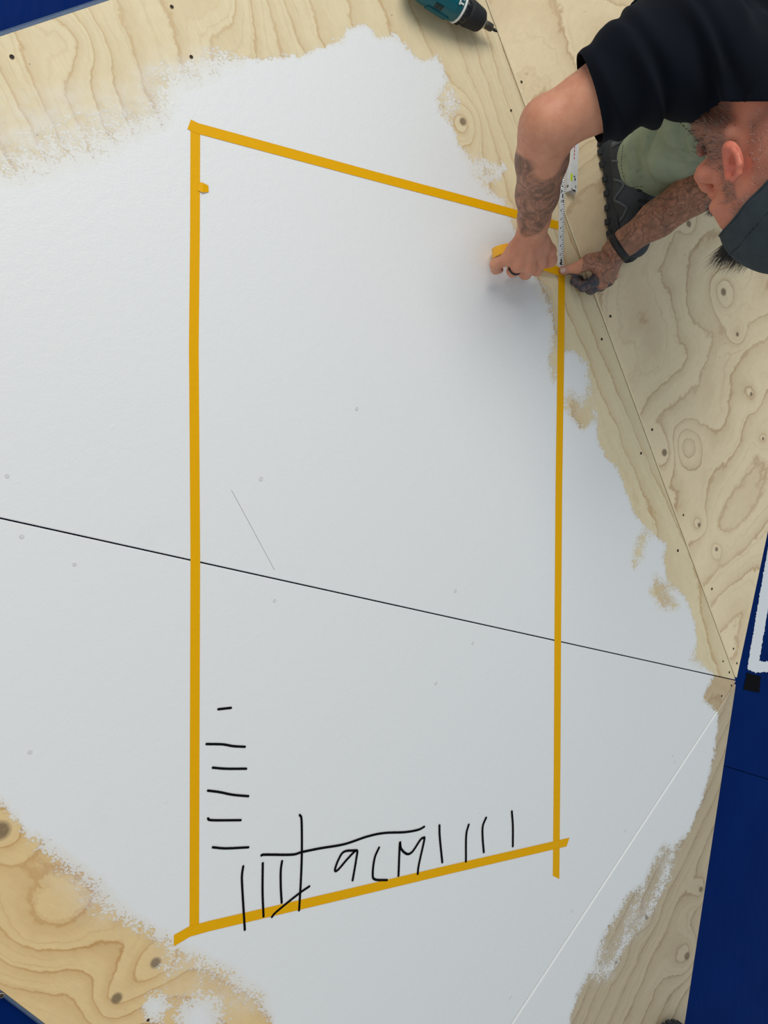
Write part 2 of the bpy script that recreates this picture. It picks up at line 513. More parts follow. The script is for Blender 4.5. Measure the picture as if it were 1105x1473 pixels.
# white painted outline on the blue floor
M_white = plain('white_line_paint', (0.80, 0.82, 0.83, 1), 0.5, noise_scale=180, var=0.06, bump=.3)
def ragged(pts, mat, name, z, parent, amp=.002, th=.0007, step=.004):
    out = []
    n = len(pts)
    for i in range(n):
        a, b = np.asarray(pts[i]), np.asarray(pts[(i + 1) % n])
        L = np.linalg.norm(b - a); k = max(1, int(L / step)); nn = np.array([-(b - a)[1], (b - a)[0]]) / L
        for j in range(k):
            out.append(a + (b - a) * j / k + nn * random.gauss(0, amp * .5))
    bm = bmesh.new()
    top = bm.faces.new([bm.verts.new((*p, z + th)) for p in out])
    r = bmesh.ops.extrude_face_region(bm, geom=[top])
    for v in [g for g in r['geom'] if isinstance(g, bmesh.types.BMVert)]: v.co.z = z
    bmesh.ops.recalc_face_normals(bm, faces=bm.faces[:])
    bmesh.ops.triangulate(bm, faces=[f for f in bm.faces if len(f.verts) > 4])
    return bmobj(name, bm, mat, parent)
fp = lambda x, y: P(x, y, FZ)[:2]
ragged([fp(1120, 700), fp(1105, 787), fp(1090, 873), fp(1075, 962), fp(1087, 968), fp(1105, 966), fp(1160, 974), fp(1162, 962), fp(1106, 952), fp(1092, 951), fp(1105, 873), fp(1133, 705)],
       M_white, 'painted_line', FZ, floor)
M_black = plain('black_tape', srgb(8, 10, 13), 0.8, noise_scale=200, spec=.1)
bt = ragged([fp(1074, 967), fp(1094, 973), fp(1092, 996), fp(1069, 992)], M_black, 'tape_patch', FZ + .0009, None, amp=.001)
tag(bt, 'small black square of tape on the blue floor below the white line', 'tape')

# ------------------------------------------------------------------ screws
M_screw = plain('screw_steel', srgb(92, 90, 88), 0.45, 0.7, var=.3)
M_screwhole = plain('screw_recess', srgb(52, 42, 32), 0.8)
def screw_mesh(mat_rim, mat_head, nm):
    V, Fc, mi = [], [], []
    rings = [(.0040, .0003), (.0034, .0009), (.0029, .0002), (.0024, .0005), (.0010, .0005), (.0008, .0002)]
    n = 12
    for r, z in rings:
        for k in range(n):
            a = 2 * math.pi * k / n; V.append((r * math.cos(a), r * math.sin(a), z))
    for i in range(len(rings) - 1):
        for k in range(n):
            Fc.append((i * n + k, i * n + (k + 1) % n, (i + 1) * n + (k + 1) % n, (i + 1) * n + k)); mi.append(0 if i < 1 else 1)
    Fc.append(tuple((len(rings) - 1) * n + k for k in range(n))); mi.append(1)
    me = bpy.data.meshes.new(nm); me.from_pydata(V, [], Fc); me.materials.append(mat_rim); me.materials.append(mat_head)
    me.polygons.foreach_set('material_index', mi)
    return me
M_woodrim = plain('splintered_wood', srgb(214, 192, 152), 0.7)
M_paintw = plain('white_paint_dab', (0.78, 0.78, 0.77, 1), 0.45, noise_scale=300, var=.05)
M_painthead = plain('paint_filled_screw', (0.70, 0.69, 0.68, 1), 0.5)
sm_wood = screw_mesh(M_woodrim, M_screwhole, 'screw'); sm_white = screw_mesh(M_paintw, M_painthead, 'screw')
def screws(par, px, me):
    for (x, y) in px:
        o = bpy.data.objects.new('screw', me); o.location = P(x, y, 0.0); o.rotation_euler.z = random.uniform(0, 3)
        s = random.uniform(.8, 1.1); o.scale = (s, s, 1)
        link(o, par)
screws(pA, [(17, 82), (247, 10), (275, 82), (735, 159), (865.5, 488), (922, 652), (975, 792), (1040, 951), (1049, 967), (785, 255)], sm_wood)
screws(pB, [(750, 118), (878, 455), (938, 618), (983, 741), (1024, 847), (1055, 933), (1060, 954)], sm_wood)
screws(pC, [(1052, 986), (1038, 1001), (213, 1467), (2, 1432)], sm_wood)
screws(pD, [(1054, 1002), (1038, 1034)], sm_wood)
screws(pA, [(10, 685), (655, 850), (513, 588), (375, 689)], sm_white)
screws(pC, [(31, 772), (107, 812), (680, 925), (627, 983), (968, 1087), (971, 1096), (900, 1195), (823, 1310), (734, 1435), (395, 864), (43, 1082)], sm_white)
screws(pD, [(981, 1115), (921, 1211), (852, 1311), (778, 1426)], sm_white)

# ------------------------------------------------------------------ tape
def tape_mat(name, c1, c2):
    t = NT(name); o = t.obj()
    f = t.noise(o, 90, 4, .7); c = t.mix(f, c1, c2)
    cr = t.noise(t.mapping(o, scale=(1, 1, 1)), 600, 2)
    t.set(Base_Color=c, Roughness=0.5, Normal=t.bump(t.math('ADD', f, t.math('MULTIPLY', cr, .4)), .25, .0008), Alpha=0.95)
    t.b.inputs['Specular IOR Level'].default_value = 0.12
    return t.mat
M_tape = tape_mat('yellow_masking_tape', srgb(232, 168, 0), srgb(242, 180, 0))

def ribbon(name, pts, width, mat, parent=None, th=.00025, ends=(0, 0), jag=0.0):
    """flat strip along 3d points (x, y, z of its underside)"""
    pts = [np.asarray(p, float) for p in pts]
    V, Fc = [], []
    N = len(pts)
    for i, p in enumerate(pts):
        t = pts[min(i + 1, N - 1)] - pts[max(i - 1, 0)]
        s = unit(np.array([-t[1], t[0], 0])); d = unit(t)
        w = width if not hasattr(width, '__len__') else width[i]
        sk = ends[0] if i == 0 else (ends[1] if i == N - 1 else 0)
        a = p + s * w / 2 + d * sk; b = p - s * w / 2 - d * sk
        up = np.cross(d, s); up = up if up[2] > 0 else -up
        V += [a, b, b + up * th, a + up * th]
    for i in range(N - 1):
        o = i * 4; q = o + 4
        Fc += [(o + 3, o + 2, q + 2, q + 3), (o + 1, o, q, q + 1), (o, o + 3, q + 3, q), (o + 2, o + 1, q + 1, q + 2)]
    Fc += [(0, 1, 2, 3), (4 * N - 1, 4 * N - 2, 4 * N - 3, 4 * N - 4)]
    return mesh(name, V, Fc, mat, parent)
def line_pts(px, z, n=30):
    px = [np.array(p, float) for p in px]; out = []
    W_ = [P(p[0], p[1], 0) for p in px]
    for a, b in zip(W_[:-1], W_[1:]):
        k = max(2, int(np.linalg.norm(b - a) / .03))
        for t in np.linspace(0, 1, k, endpoint=False): out.append(a + (b - a) * t)
    out.append(W_[-1])
    return [np.array([p[0], p[1], z]) for p in out]
tp = ribbon('masking_tape_strip', line_pts([(281, 176), (280.5, 330), (278.8, 500), (281, 800), (280, 1100), (279.5, 1338)], .0002), .0172, M_tape, ends=(.002, -.002))
tag(tp, 'long yellow tape strip along the left side of the taped frame', 'tape', 'strips of the yellow tape frame')
tp = ribbon('masking_tape_strip', line_pts([(272, 179), (285, 185), (540, 254), (680, 291), (805, 325)], .0006), .0186, M_tape, ends=(.001, .001))
tag(tp, 'yellow tape strip slanting across the top of the frame to the wood', 'tape', 'strips of the yellow tape frame')
tp = ribbon('masking_tape_strip', line_pts([(808, 388), (807, 500), (804, 700), (802.5, 900), (801.5, 1100), (800, 1262)], .0002), .0198, M_tape, ends=(0, .006))
tag(tp, 'yellow tape strip along the right side, from the hands down past the corner', 'tape', 'strips of the yellow tape frame')
tp = ribbon('masking_tape_strip', line_pts([(250, 1353), (272, 1340), (300, 1332), (480, 1290), (640, 1252), (800, 1215), (817, 1211)], .0007), .0186, M_tape, ends=(.003, .004))
tag(tp, 'yellow tape strip along the bottom of the frame under the black marks', 'tape', 'strips of the yellow tape frame')
tp = ribbon('tape_scrap', [P(286, 268, .0008), P(292, 270, .003), P(300, 271.5, .0012)], [.016, .017, .011], M_tape)
tag(tp, 'tiny torn scrap of yellow tape stuck beside the left strip', 'tape')

# ------------------------------------------------------------------ black marker strokes on the white paint
M_ink = plain('black_marker_ink', (0.0025, 0.0025, 0.0028, 1), 0.7, spec=0.1, var=0.02, bump=0.02)
STROKES = [
 [(314, 1020), (332, 1018)], [(297, 1070), (320, 1070.5), (335, 1073), (352, 1074)], [(306, 1104), (325, 1105.5), (354, 1105.5)],
 [(299, 1137), (315, 1139), (335, 1143), (357, 1145)], [(299, 1177), (305, 1179.5), (346, 1179.5)], [(306, 1218.5), (325, 1220), (357, 1218.5)],
 [(349.7, 1245.8), (347.9, 1259), (348.3, 1276.7), (352, 1337)], [(377.8, 1241.4), (377.5, 1282), (378.9, 1318)],
 [(405.5, 1238.5), (403.7, 1252), (403.7, 1275), (405, 1298)], [(431, 1172), (433.6, 1180), (434, 1225), (432.5, 1268.6), (430, 1309)],
 [(376, 1230), (381.6, 1229), (419.6, 1229), (433.8, 1225.4), (460, 1220), (495, 1214), (528, 1203), (552, 1198), (582, 1196.7), (601, 1193.4), (610, 1189)],
 [(444.7, 1274.7), (429, 1285.6), (398, 1310.7), (391, 1318.5)],
 [(511.6, 1222.8), (495, 1224.7), (487, 1235.5), (481.7, 1250.5), (485.8, 1251), (500.7, 1234), (513, 1222.8), (512, 1237), (507, 1266)],
 [(545, 1219), (538.7, 1234), (536, 1256), (539, 1264.6), (556.4, 1265.7)],
 [(573, 1259.4), (575, 1212.4), (576.8, 1220.6), (585, 1228), (593, 1224.7), (604, 1208.4), (608.8, 1204.8), (610, 1208.4), (602.5, 1242.3), (600.6, 1256.7)],
 [(631.9, 1187), (632.4, 1204), (636, 1240)], [(674, 1186), (670.4, 1201.6), (670, 1239)], [(699, 1176), (694.3, 1188), (694, 1204), (695.7, 1225.5)],
 [(736, 1167), (737.5, 1188), (737.5, 1217)]]
def stroke(px, z=.0011, w=.0042, th=.00015):
    c = [np.array([*P(*p)[:2]]) for p in catmull([np.array(q) for q in px], 8)]
    bm = bmesh.new()
    N = len(c); L, R_ = [], []
    for i, p in enumerate(c):
        t = unit(c[min(i + 1, N - 1)] - c[max(i - 1, 0)]); s = np.array([-t[1], t[0]])
        L.append(bm.verts.new((*(p + s * w / 2), z))); R_.append(bm.verts.new((*(p - s * w / 2), z)))
    for i in range(N - 1): bm.faces.new((L[i], R_[i], R_[i + 1], L[i + 1]))
    for e, sgn in ((0, -1), (N - 1, 1)):
        t = unit(c[min(e + 1, N - 1)] - c[max(e - 1, 0)]) * sgn; s = np.array([-t[1], t[0]])
        arc = [bm.verts.new((*(c[e] + s * w / 2 * math.cos(a) + t * w / 2 * math.sin(a)), z)) for a in np.linspace(0, math.pi, 9)]
        bm.faces.new(arc)
    for f in bm.faces:
        f.normal_update()
        if f.normal.z < 0: f.normal_flip()
    return bmobj('marker_stroke', bm, M_ink, pC)
for i, s in enumerate(STROKES):
    mid_ = P(*s[len(s) // 2]); stroke(s, z=.0011 + i * .00001, w=3.55 * float((mid_ - CC) @ cF) / FPX)
# hairline scratch in the paint
M_scr = plain('scratch_grey', (0.38, 0.36, 0.35, 1), 0.6)
sc = ribbon('scratch_line', line_pts([(333, 705), (352, 740), (395, 820)], .0001), .0009, M_scr, pA, th=.0001)
# worn paint filling the left stretch of the seam
fl = ribbon('seam_filler', line_pts([(60, 745), (192, 776)], -.0016), .0032, M_paintw, pC, th=.0004)
fl = ribbon('seam_filler', line_pts([(308, 803), (326, 807)], -.0016), .0032, M_paintw, pC, th=.0004)
fl = ribbon('seam_filler', line_pts([(668, 885), (700, 893)], -.0016), .0030, M_paintw, pC, th=.0004)
fl = ribbon('seam_filler', line_pts([(-60, 716), (20, 735)], -.0016), .0030, M_paintw, pC, th=.0004)

# ------------------------------------------------------------------ cordless drill
def drill():
    D = empty('cordless_drill')
    tag(D, 'teal and black cordless drill lying on the plywood at the top edge', 'drill')
    teal = plain('teal_plastic', srgb(0, 92, 104), 0.42, noise_scale=400, var=.1)
    blk = plain('black_plastic', srgb(22, 24, 28), 0.45, noise_scale=400, var=.2)
    rub = plain('black_rubber', srgb(28, 28, 30), 0.75, noise_scale=300, var=.2)
    chrome = plain('brushed_steel', srgb(170, 168, 162), 0.3, 1.0, var=.15)
    whitep = plain('white_plastic', srgb(225, 225, 220), 0.45)
    a0 = P(660, 10, .036); a1 = P(728, 54, .026)
    ax = unit(a1 - a0); L = np.linalg.norm(a1 - a0)
    up = unit(np.array([0, 0, 1]) - ax * ax[2]); side = np.cross(up, ax)    # side: away from the viewer
    if side[1] < 0: side = -side
    b = a0; K = 1.28
    lat = lambda o_, a_, pr, n_: lathe(o_, a_, [(d_ * K, r_) for d_, r_ in pr], n_)
    v, f = lathe(b, ax, [(-.125, .001), (-.124, .018), (-.118, .026), (-.10, .0305), (-.08, .032), (-.055, .031), (-.03, .0315), (-.008, .0305), (-.003, .029)], 36)
    body = mesh('motor_housing', v, f, teal, D, True)
    # raised rib plates and vent slots on the shell
    for (d, ang, l, w, h) in ((-.045, 1.9, .05, .016, .0022), (-.085, 1.2, .03, .02, .002), (-.04, .9, .045, .012, .0018)):
        rd = up * math.cos(ang) - side * math.sin(ang); tn = np.cross(ax, rd)
        v, f = box(b + ax * d + rd * .031, ax, tn, rd, l, w, h * 2); mesh('shell_rib', v, f, teal, body)
    for k in range(3):
        for ang, d in ((1.35, -.058), (0.75, -.09)):
            rd = up * math.cos(ang) - side * math.sin(ang); tn = np.cross(ax, rd)
            v, f = box(b + ax * (d + k * .0065) + rd * .0312, ax, tn, rd, .0042, .011, .0022); mesh('vent_slot', v, f, blk, body)
    v, f = lathe(b, ax, [(-.0035, .026), (-.003, .0312), (0, .0315), (.0012, .0305), (.0015, .024)], 36); mesh('white_ring', v, f, whitep, D, True)
    prof = [(.0012, .024), (.0015, .029), (.011, .0275), (.0125, .0265), (.014, .0262)]
    v, f = lat(b, ax, prof, 36); cl = mesh('clutch_ring', v, f, blk, D, True)
    for k in range(18):
        a = 2 * math.pi * k / 18; rd = up * math.cos(a) + side * math.sin(a)
        v, f = box(b + ax * .007 + rd * .0285, ax, np.cross(ax, rd), rd, .008, .0035, .0022); mesh('grip_rib', v, f, blk, cl)
        if k % 2 == 0:
            v, f = box(b + ax * .0035 + rd * .0287, ax, np.cross(ax, rd), rd, .0018, .001, .0012); mesh('index_mark', v, f, whitep, cl)
    v, f = lat(b, ax, [(.013, .02), (.0135, .0262), (.02, .0262), (.042, .0225), (.0455, .0205), (.047, .016)], 36); mesh('chuck_sleeve', v, f, rub, D, True)
    v, f = lat(b, ax, [(.045, .0165), (.048, .0165), (.053, .0105), (.0545, .0085)], 28); mesh('chuck_nose', v, f, chrome, D, True)
    v, f = lat(b, ax, [(.053, .0075), (.056, .0078), (.0575, .0085), (.068, .0085), (.070, .0068), (.0705, .003)], 6); mesh('bit_holder', v, f, plain('dark_steel', srgb(88, 82, 74), .4, .9, var=.2), D)
    v, f = lat(b, ax, [(.069, .0032), (.077, .0032), (.080, .0022), (.0825, .0008)], 6); mesh('driver_bit', v, f, blk, D)
    # partial white lettering stroke on the shell
    rd = unit(up * .92 - side * .4); tn = np.cross(ax, rd)
    for (d, t, l, w) in ((-.0165, -.002, .003, .016), (-.0115, .002, .009, .003), (-.0115, -.006, .006, .003)):
        v, f = box(b + ax * d + rd * .0317 + tn * t, ax, tn, rd, l, w, .0008); mesh('lettering', v, f, whitep, D)
    # handle, trigger and battery run off beyond the picture edge, lying on the boards
    hd = unit(side + ax * -.15)
    path = [b + ax * -.085 + hd * t + up * (-.004 * t / .1) for t in (.01, .04, .08, .115)]
    v, f = sweep(path, [(.019, .024), (.017, .021), (.017, .021), (.02, .026)], 20, hint=up); mesh('handle', v, f, rub, D, True)
    v, f = box(path[1] + ax * .023, ax, hd, up, .012, .026, .014); mesh('trigger', v, f, blk, D)
    v, f = box(path[-1] + hd * .02 + ax * .008, ax, hd, up, .115, .04, .062); mesh('battery', v, f, blk, D)
    chip = P(625.5, 39, .001)
    return D
drill()

# ------------------------------------------------------------------ folding ruler
def ruler():
    R0 = empty('folding_ruler')
    tag(R0, 'white folding wooden ruler laid beside the arm and reaching the thumb', 'ruler')
    wht = plain('worn_white_lacquer', (0.72, 0.72, 0.70, 1), 0.45, noise_scale=90, var=.12)
    dark = plain('ruler_print', srgb(45, 45, 48), 0.6)
    red = plain('ruler_red_print', srgb(190, 40, 40), 0.6)
    grn = plain('lime_sticker', srgb(200, 225, 40), 0.5)
    brass = plain('hinge_metal', srgb(140, 130, 110), .35, .9)
    a = P(806.5, 386, .0022); b = P(809.5, 235, .0022)
    d = unit(b - a); s = np.array([d[1], -d[0], 0]); z = np.array([0, 0, 1.0]); L = np.linalg.norm(b - a)
    v, f = box((a + b) / 2, d, s, z, L, .0145, .003); seg = mesh('ruler_segment', v, f, wht, R0)
    n = int(L / .005)
    parts = []
    for i in range(n):
        w = .0075 if i % 2 == 0 else .0045
        parts.append(box(a + d * (.004 + i * .005) + s * (.007 - w / 2) + z * .0016, d, s, z, .0009, w, .0003))
    for i in range(0, n, 4):
        parts.append(box(a + d * (.010 + i * .005) - s * .003 + z * .0016, d, s, z, .004, .0022, .0003))
    parts.append(box(a + d * .014 + s * 0 + z * .0016, d, s, z, .014, .004, .0003))
    for i in range(6): parts.append(box(b - d * (.03 + i * .011) + s * random.uniform(-.004, .004) + z * .0016, d, s, z, random.uniform(.003, .01), .003, .00035))
    v, f = merge(parts); q = mesh('tick_marks', v, f, dark, seg); q['kind'] = 'stuff'
    # folded stack of segments standing on edge
    e = P(821.5, 277, .0085); g = P(827, 150, .0085); dd = unit(g - e); ss = np.array([dd[1], -dd[0], 0])
    Ls = .235
    for k in range(5):
        off = ss * ((k - 2) * .0043); sh = dd * (0.002 * ((k * 3) % 4))
        v, f = box(e + dd * Ls / 2 + off + sh, dd, ss, z, Ls, .0039, .016); q = mesh('ruler_segment', v, f, wht, R0)
        v, f = lathe(e + dd * (.012) + off - ss * .0021 + sh, ss, [(0, .003), (.0005, .0045), (.0040, .0045), (.0042, .003)], 14); mesh('hinge', v, f, brass, q)
    v, f = box(e + dd * .03 - ss * .0075 + z * .0083, dd, ss, z, .016, .006, .0006); mesh('sticker', v, f, grn, R0)
    parts = [box(e + dd * (.075 + i * .008) - ss * .002 + z * .0082, dd, ss, z, .005, .0022, .0004) for i in range(4)]
    v, f = merge(parts); mesh('red_print', v, f, red, R0)
    parts = [box(e + dd * t + ss * u + z * .0082, dd, ss, z, l, w, .0004) for t, u, l, w in ((.002, .002, .004, .008), (.028, .003, .007, .003), (.034, .001, .003, .004), (.012, .006, .006, .002))]
    v, f = merge(parts); mesh('dark_print', v, f, dark, R0)
ruler()

# ------------------------------------------------------------------ implicit surfaces for the figure
class Field:
    def __init__(s, lo, hi, h):
        s.lo = np.asarray(lo, float); s.h = h
        s.n = np.ceil((np.asarray(hi, float) - s.lo) / h).astype(int) + 1
        s.v = np.full(s.n, 0.2, np.float32)
    def _win(s, lo, hi):
        a = np.clip(np.floor((lo - s.lo) / s.h).astype(int), 0, s.n); b = np.clip(np.ceil((hi - s.lo) / s.h).astype(int) + 1, 0, s.n)
        if np.any(b <= a): return None
        ax = [((np.arange(a[i], b[i]) * s.h) + s.lo[i]).astype(np.float32) for i in range(3)]
        return (slice(a[0], b[0]), slice(a[1], b[1]), slice(a[2], b[2])), ax[0][:, None, None], ax[1][None, :, None], ax[2][None, None, :]
    def blend(s, w, d, k):
        c = s.v[w]
        if k > 0:
            hh = np.maximum(k - np.abs(c - d), 0) / k
            s.v[w] = np.minimum(c, d) - hh * hh * k * 0.25
        else: s.v[w] = np.minimum(c, d)
    def cone(s, a, b, ra, rb, k=.01, flat=None, fs=1.0):
        """tapered capsule; flat: axis along which it is scaled by 1/fs"""
        a = np.asarray(a, float); b = np.asarray(b, float); m_ = max(ra, rb) * max(1, 1 / fs) + k + .012
        q = s._win(np.minimum(a, b) - m_, np.maximum(a, b) + m_)
        if q is None: return
        w, X, Y, Z = q
        px, py, pz = X - a[0], Y - a[1], Z - a[2]; ba = b - a
        if flat is not None:
            n_ = unit(flat); dn = (px * n_[0] + py * n_[1] + pz * n_[2]); bn = ba @ n_
            px = px + n_[0] * dn * (fs - 1); py = py + n_[1] * dn * (fs - 1); pz = pz + n_[2] * dn * (fs - 1)
            ba = ba + n_ * bn * (fs - 1)
        t = np.clip((px * ba[0] + py * ba[1] + pz * ba[2]) / (ba @ ba), 0, 1)
        d = np.sqrt((px - t * ba[0]) ** 2 + (py - t * ba[1]) ** 2 + (pz - t * ba[2]) ** 2) - (ra + (rb - ra) * t)
        s.blend(w, d.astype(np.float32), k)
    def chain(s, pts, rads, k=.01, **kw):
        for i in range(len(pts) - 1): s.cone(pts[i], pts[i + 1], rads[i], rads[i + 1], k, **kw)
    def _ell(s, c, fr, r, pad):
        c = np.asarray(c, float); R_ = np.array(fr, float)
        ext = np.sqrt(((R_ * np.asarray(r)[:, None]) ** 2).sum(0)) + pad
        q = s._win(c - ext, c + ext)
        if q is None: return None
        w, X, Y, Z = q
        k0 = 0; k1 = 0
        for i in range(3):
            l = (X - c[0]) * R_[i][0] + (Y - c[1]) * R_[i][1] + (Z - c[2]) * R_[i][2]
            k0 = k0 + (l / r[i]) ** 2; k1 = k1 + (l / r[i] ** 2) ** 2
        k0 = np.sqrt(k0); k1 = np.sqrt(k1) + 1e-6
        return w, (k0 * (k0 - 1) / k1).astype(np.float32)
    def ell(s, c, fr, r, k=.01):
        q = s._ell(c, fr, r, k + .012)
        if q: s.blend(q[0], q[1], k)
    def carve(s, c, fr, r, k=.004):
        q = s._ell(c, fr, r, k + .012)
        if q:
            w, d = q; cc = s.v[w]; d = -d
            hh = np.maximum(k - np.abs(cc - d), 0) / k
            s.v[w] = np.maximum(cc, d) + hh * hh * k * 0.25
    def surface(s):
        v = s.v; ins = v < 0
        n0, n1, n2 = np.array(v.shape) - 1
        cnt = np.zeros((n0, n1, n2), np.uint8)
        for i in (0, 1):
            for j in (0, 1):
                for k in (0, 1): cnt += ins[i:n0 + i, j:n1 + j, k:n2 + k]
        act = (cnt > 0) & (cnt < 8)
        cells = np.argwhere(act)
        ids = np.full(act.shape, -1, np.int32); ids[act] = np.arange(len(cells))
        cor = np.stack([v[cells[:, 0] + i, cells[:, 1] + j, cells[:, 2] + k] for i in (0, 1) for j in (0, 1) for k in (0, 1)], 1)
        offs = np.array([(i, j, k) for i in (0, 1) for j in (0, 1) for k in (0, 1)], float)
        acc = np.zeros((len(cells), 3)); num = np.zeros(len(cells))
        for a in range(8):
            for b in range(a + 1, 8):
                if np.abs(offs[a] - offs[b]).sum() != 1: continue
                va, vb = cor[:, a], cor[:, b]; cr = (va < 0) != (vb < 0)
                t = np.where(cr, va / np.where(cr, va - vb, 1), 0)
                acc += np.where(cr[:, None], offs[a] + (offs[b] - offs[a]) * t[:, None], 0); num += cr
        V = s.lo + s.h * (cells + acc / num[:, None])
        quads = []
        for ax in range(3):
            o1, o2 = [(1, 2), (2, 0), (0, 1)][ax]
            sl0 = [slice(1, -1)] * 3; sl1 = [slice(1, -1)] * 3
            sl0[ax] = slice(0, -1); sl1[ax] = slice(1, None)
            A = ins[tuple(sl0)]; B = ins[tuple(sl1)]
            for flip, msk in ((False, A & ~B), (True, ~A & B)):
                e = np.argwhere(msk)
                if not len(e): continue
                g = e.copy()
                for o_ in (o1, o2): g[:, o_] += 1
                def cid(d1, d2):
                    c = g.copy(); c[:, o1] += d1; c[:, o2] += d2
                    return ids[c[:, 0], c[:, 1], c[:, 2]]
                q = np.stack([cid(-1, -1), cid(0, -1), cid(0, 0), cid(-1, 0)], 1)
                quads.append(q[:, ::-1] if flip else q)
        Q = np.concatenate(quads); Q = Q[(Q >= 0).all(1)]
        return V, Q

def smooth_mesh(V, Q, it=3, lam=.5):
    E = np.concatenate([Q[:, [i, (i + 1) % 4]] for i in range(4)])
    E = np.concatenate([E, E[:, ::-1]])
    deg = np.bincount(E[:, 0], minlength=len(V)).astype(float)[:, None]
    for i in range(it):
        for l in (lam, -lam * 1.02):
            S = np.stack([np.bincount(E[:, 0], weights=V[E[:, 1], c], minlength=len(V)) for c in range(3)], 1) / np.maximum(deg, 1)
            V = V + l * (S - V)
    return V

def vert_normals(V, Q):
    n = np.cross(V[Q[:, 2]] - V[Q[:, 0]], V[Q[:, 3]] - V[Q[:, 1]])
    N = np.zeros_like(V)
    for i in range(4):
        for c in range(3): N[:, c] += np.bincount(Q[:, i], weights=n[:, c], minlength=len(V))
    return N / np.maximum(np.linalg.norm(N, axis=1, keepdims=True), 1e-12)

def fast_mesh(name, V, Q, mat, parent, smooth=True):
    me = bpy.data.meshes.new(name)
    me.vertices.add(len(V)); me.vertices.foreach_set('co', np.ascontiguousarray(V, np.float32).ravel())
    k = Q.shape[1]
    me.loops.add(Q.size); me.loops.foreach_set('vertex_index', np.ascontiguousarray(Q, np.int32).ravel())
    me.polygons.add(len(Q)); me.polygons.foreach_set('loop_start', np.arange(0, Q.size, k, dtype=np.int32))
    me.update(calc_edges=True)
    if mat: me.materials.append(mat)
    me.polygons.foreach_set('use_smooth', np.full(len(Q), smooth))
    return link(bpy.data.objects.new(name, me), parent)

def keep_verts(V, Q, keep):
    f = keep[Q].all(1); Q = Q[f]
    used = np.unique(Q); mp = np.full(len(V), -1); mp[used] = np.arange(len(used))
    return V[used], mp[Q]

def add_attr(o, name, val):
    a = o.data.attributes.new(name, 'FLOAT', 'POINT'); a.data.foreach_set('value', np.asarray(val, np.float32))

def sstep(x, a, b):
    t = np.clip((x - a) / (b - a), 0, 1); return t * t * (3 - 2 * t)

# ------------------------------------------------------------------ the man: joints
SR = P(1003, 72, .48); ER = P(786, 182, .31); WR = P(766, 331, .115)
NK = P(1092, 138, .505)
EARP = P(1050, 232, .53)
PEL = np.array([1.50, 1.16, .42])
SL = NK + (NK - SR) * 0.95 + np.array([.01, -.02, .02])
EL = P(1045, 243, .26); WL = P(884, 360, .055)
toC = unit(CC - EARP)
# head frame: crown, face and right-ear directions
iR = unit(cR - toC * (cR @ toC)); iV = np.cross(toC, iR)
def dirv(ang, dep):
    q = math.sqrt(1 - dep * dep); return iR * q * math.cos(ang) + iV * q * math.sin(ang) + toC * dep
hu = dirv(math.radians(-66), .14)
hf = dirv(math.radians(-155), -.65); hf = unit(hf - hu * (hf @ hu))
hr = np.cross(hf, hu)
HS = 1.20                                    # a sturdy head
HC = EARP - hr * .084 * HS + hf * .012 * HS - hu * .004 * HS
def H(r, f, u): return HC + (hr * r + hf * f + hu * u) * HS
HFR = (hr, hf, hu)

PERSON = empty('person')
tag(PERSON, 'man in black T-shirt, olive trousers and dark cap bending down to lay yellow tape', 'person')
PERSON.location = (0, 0, 0)

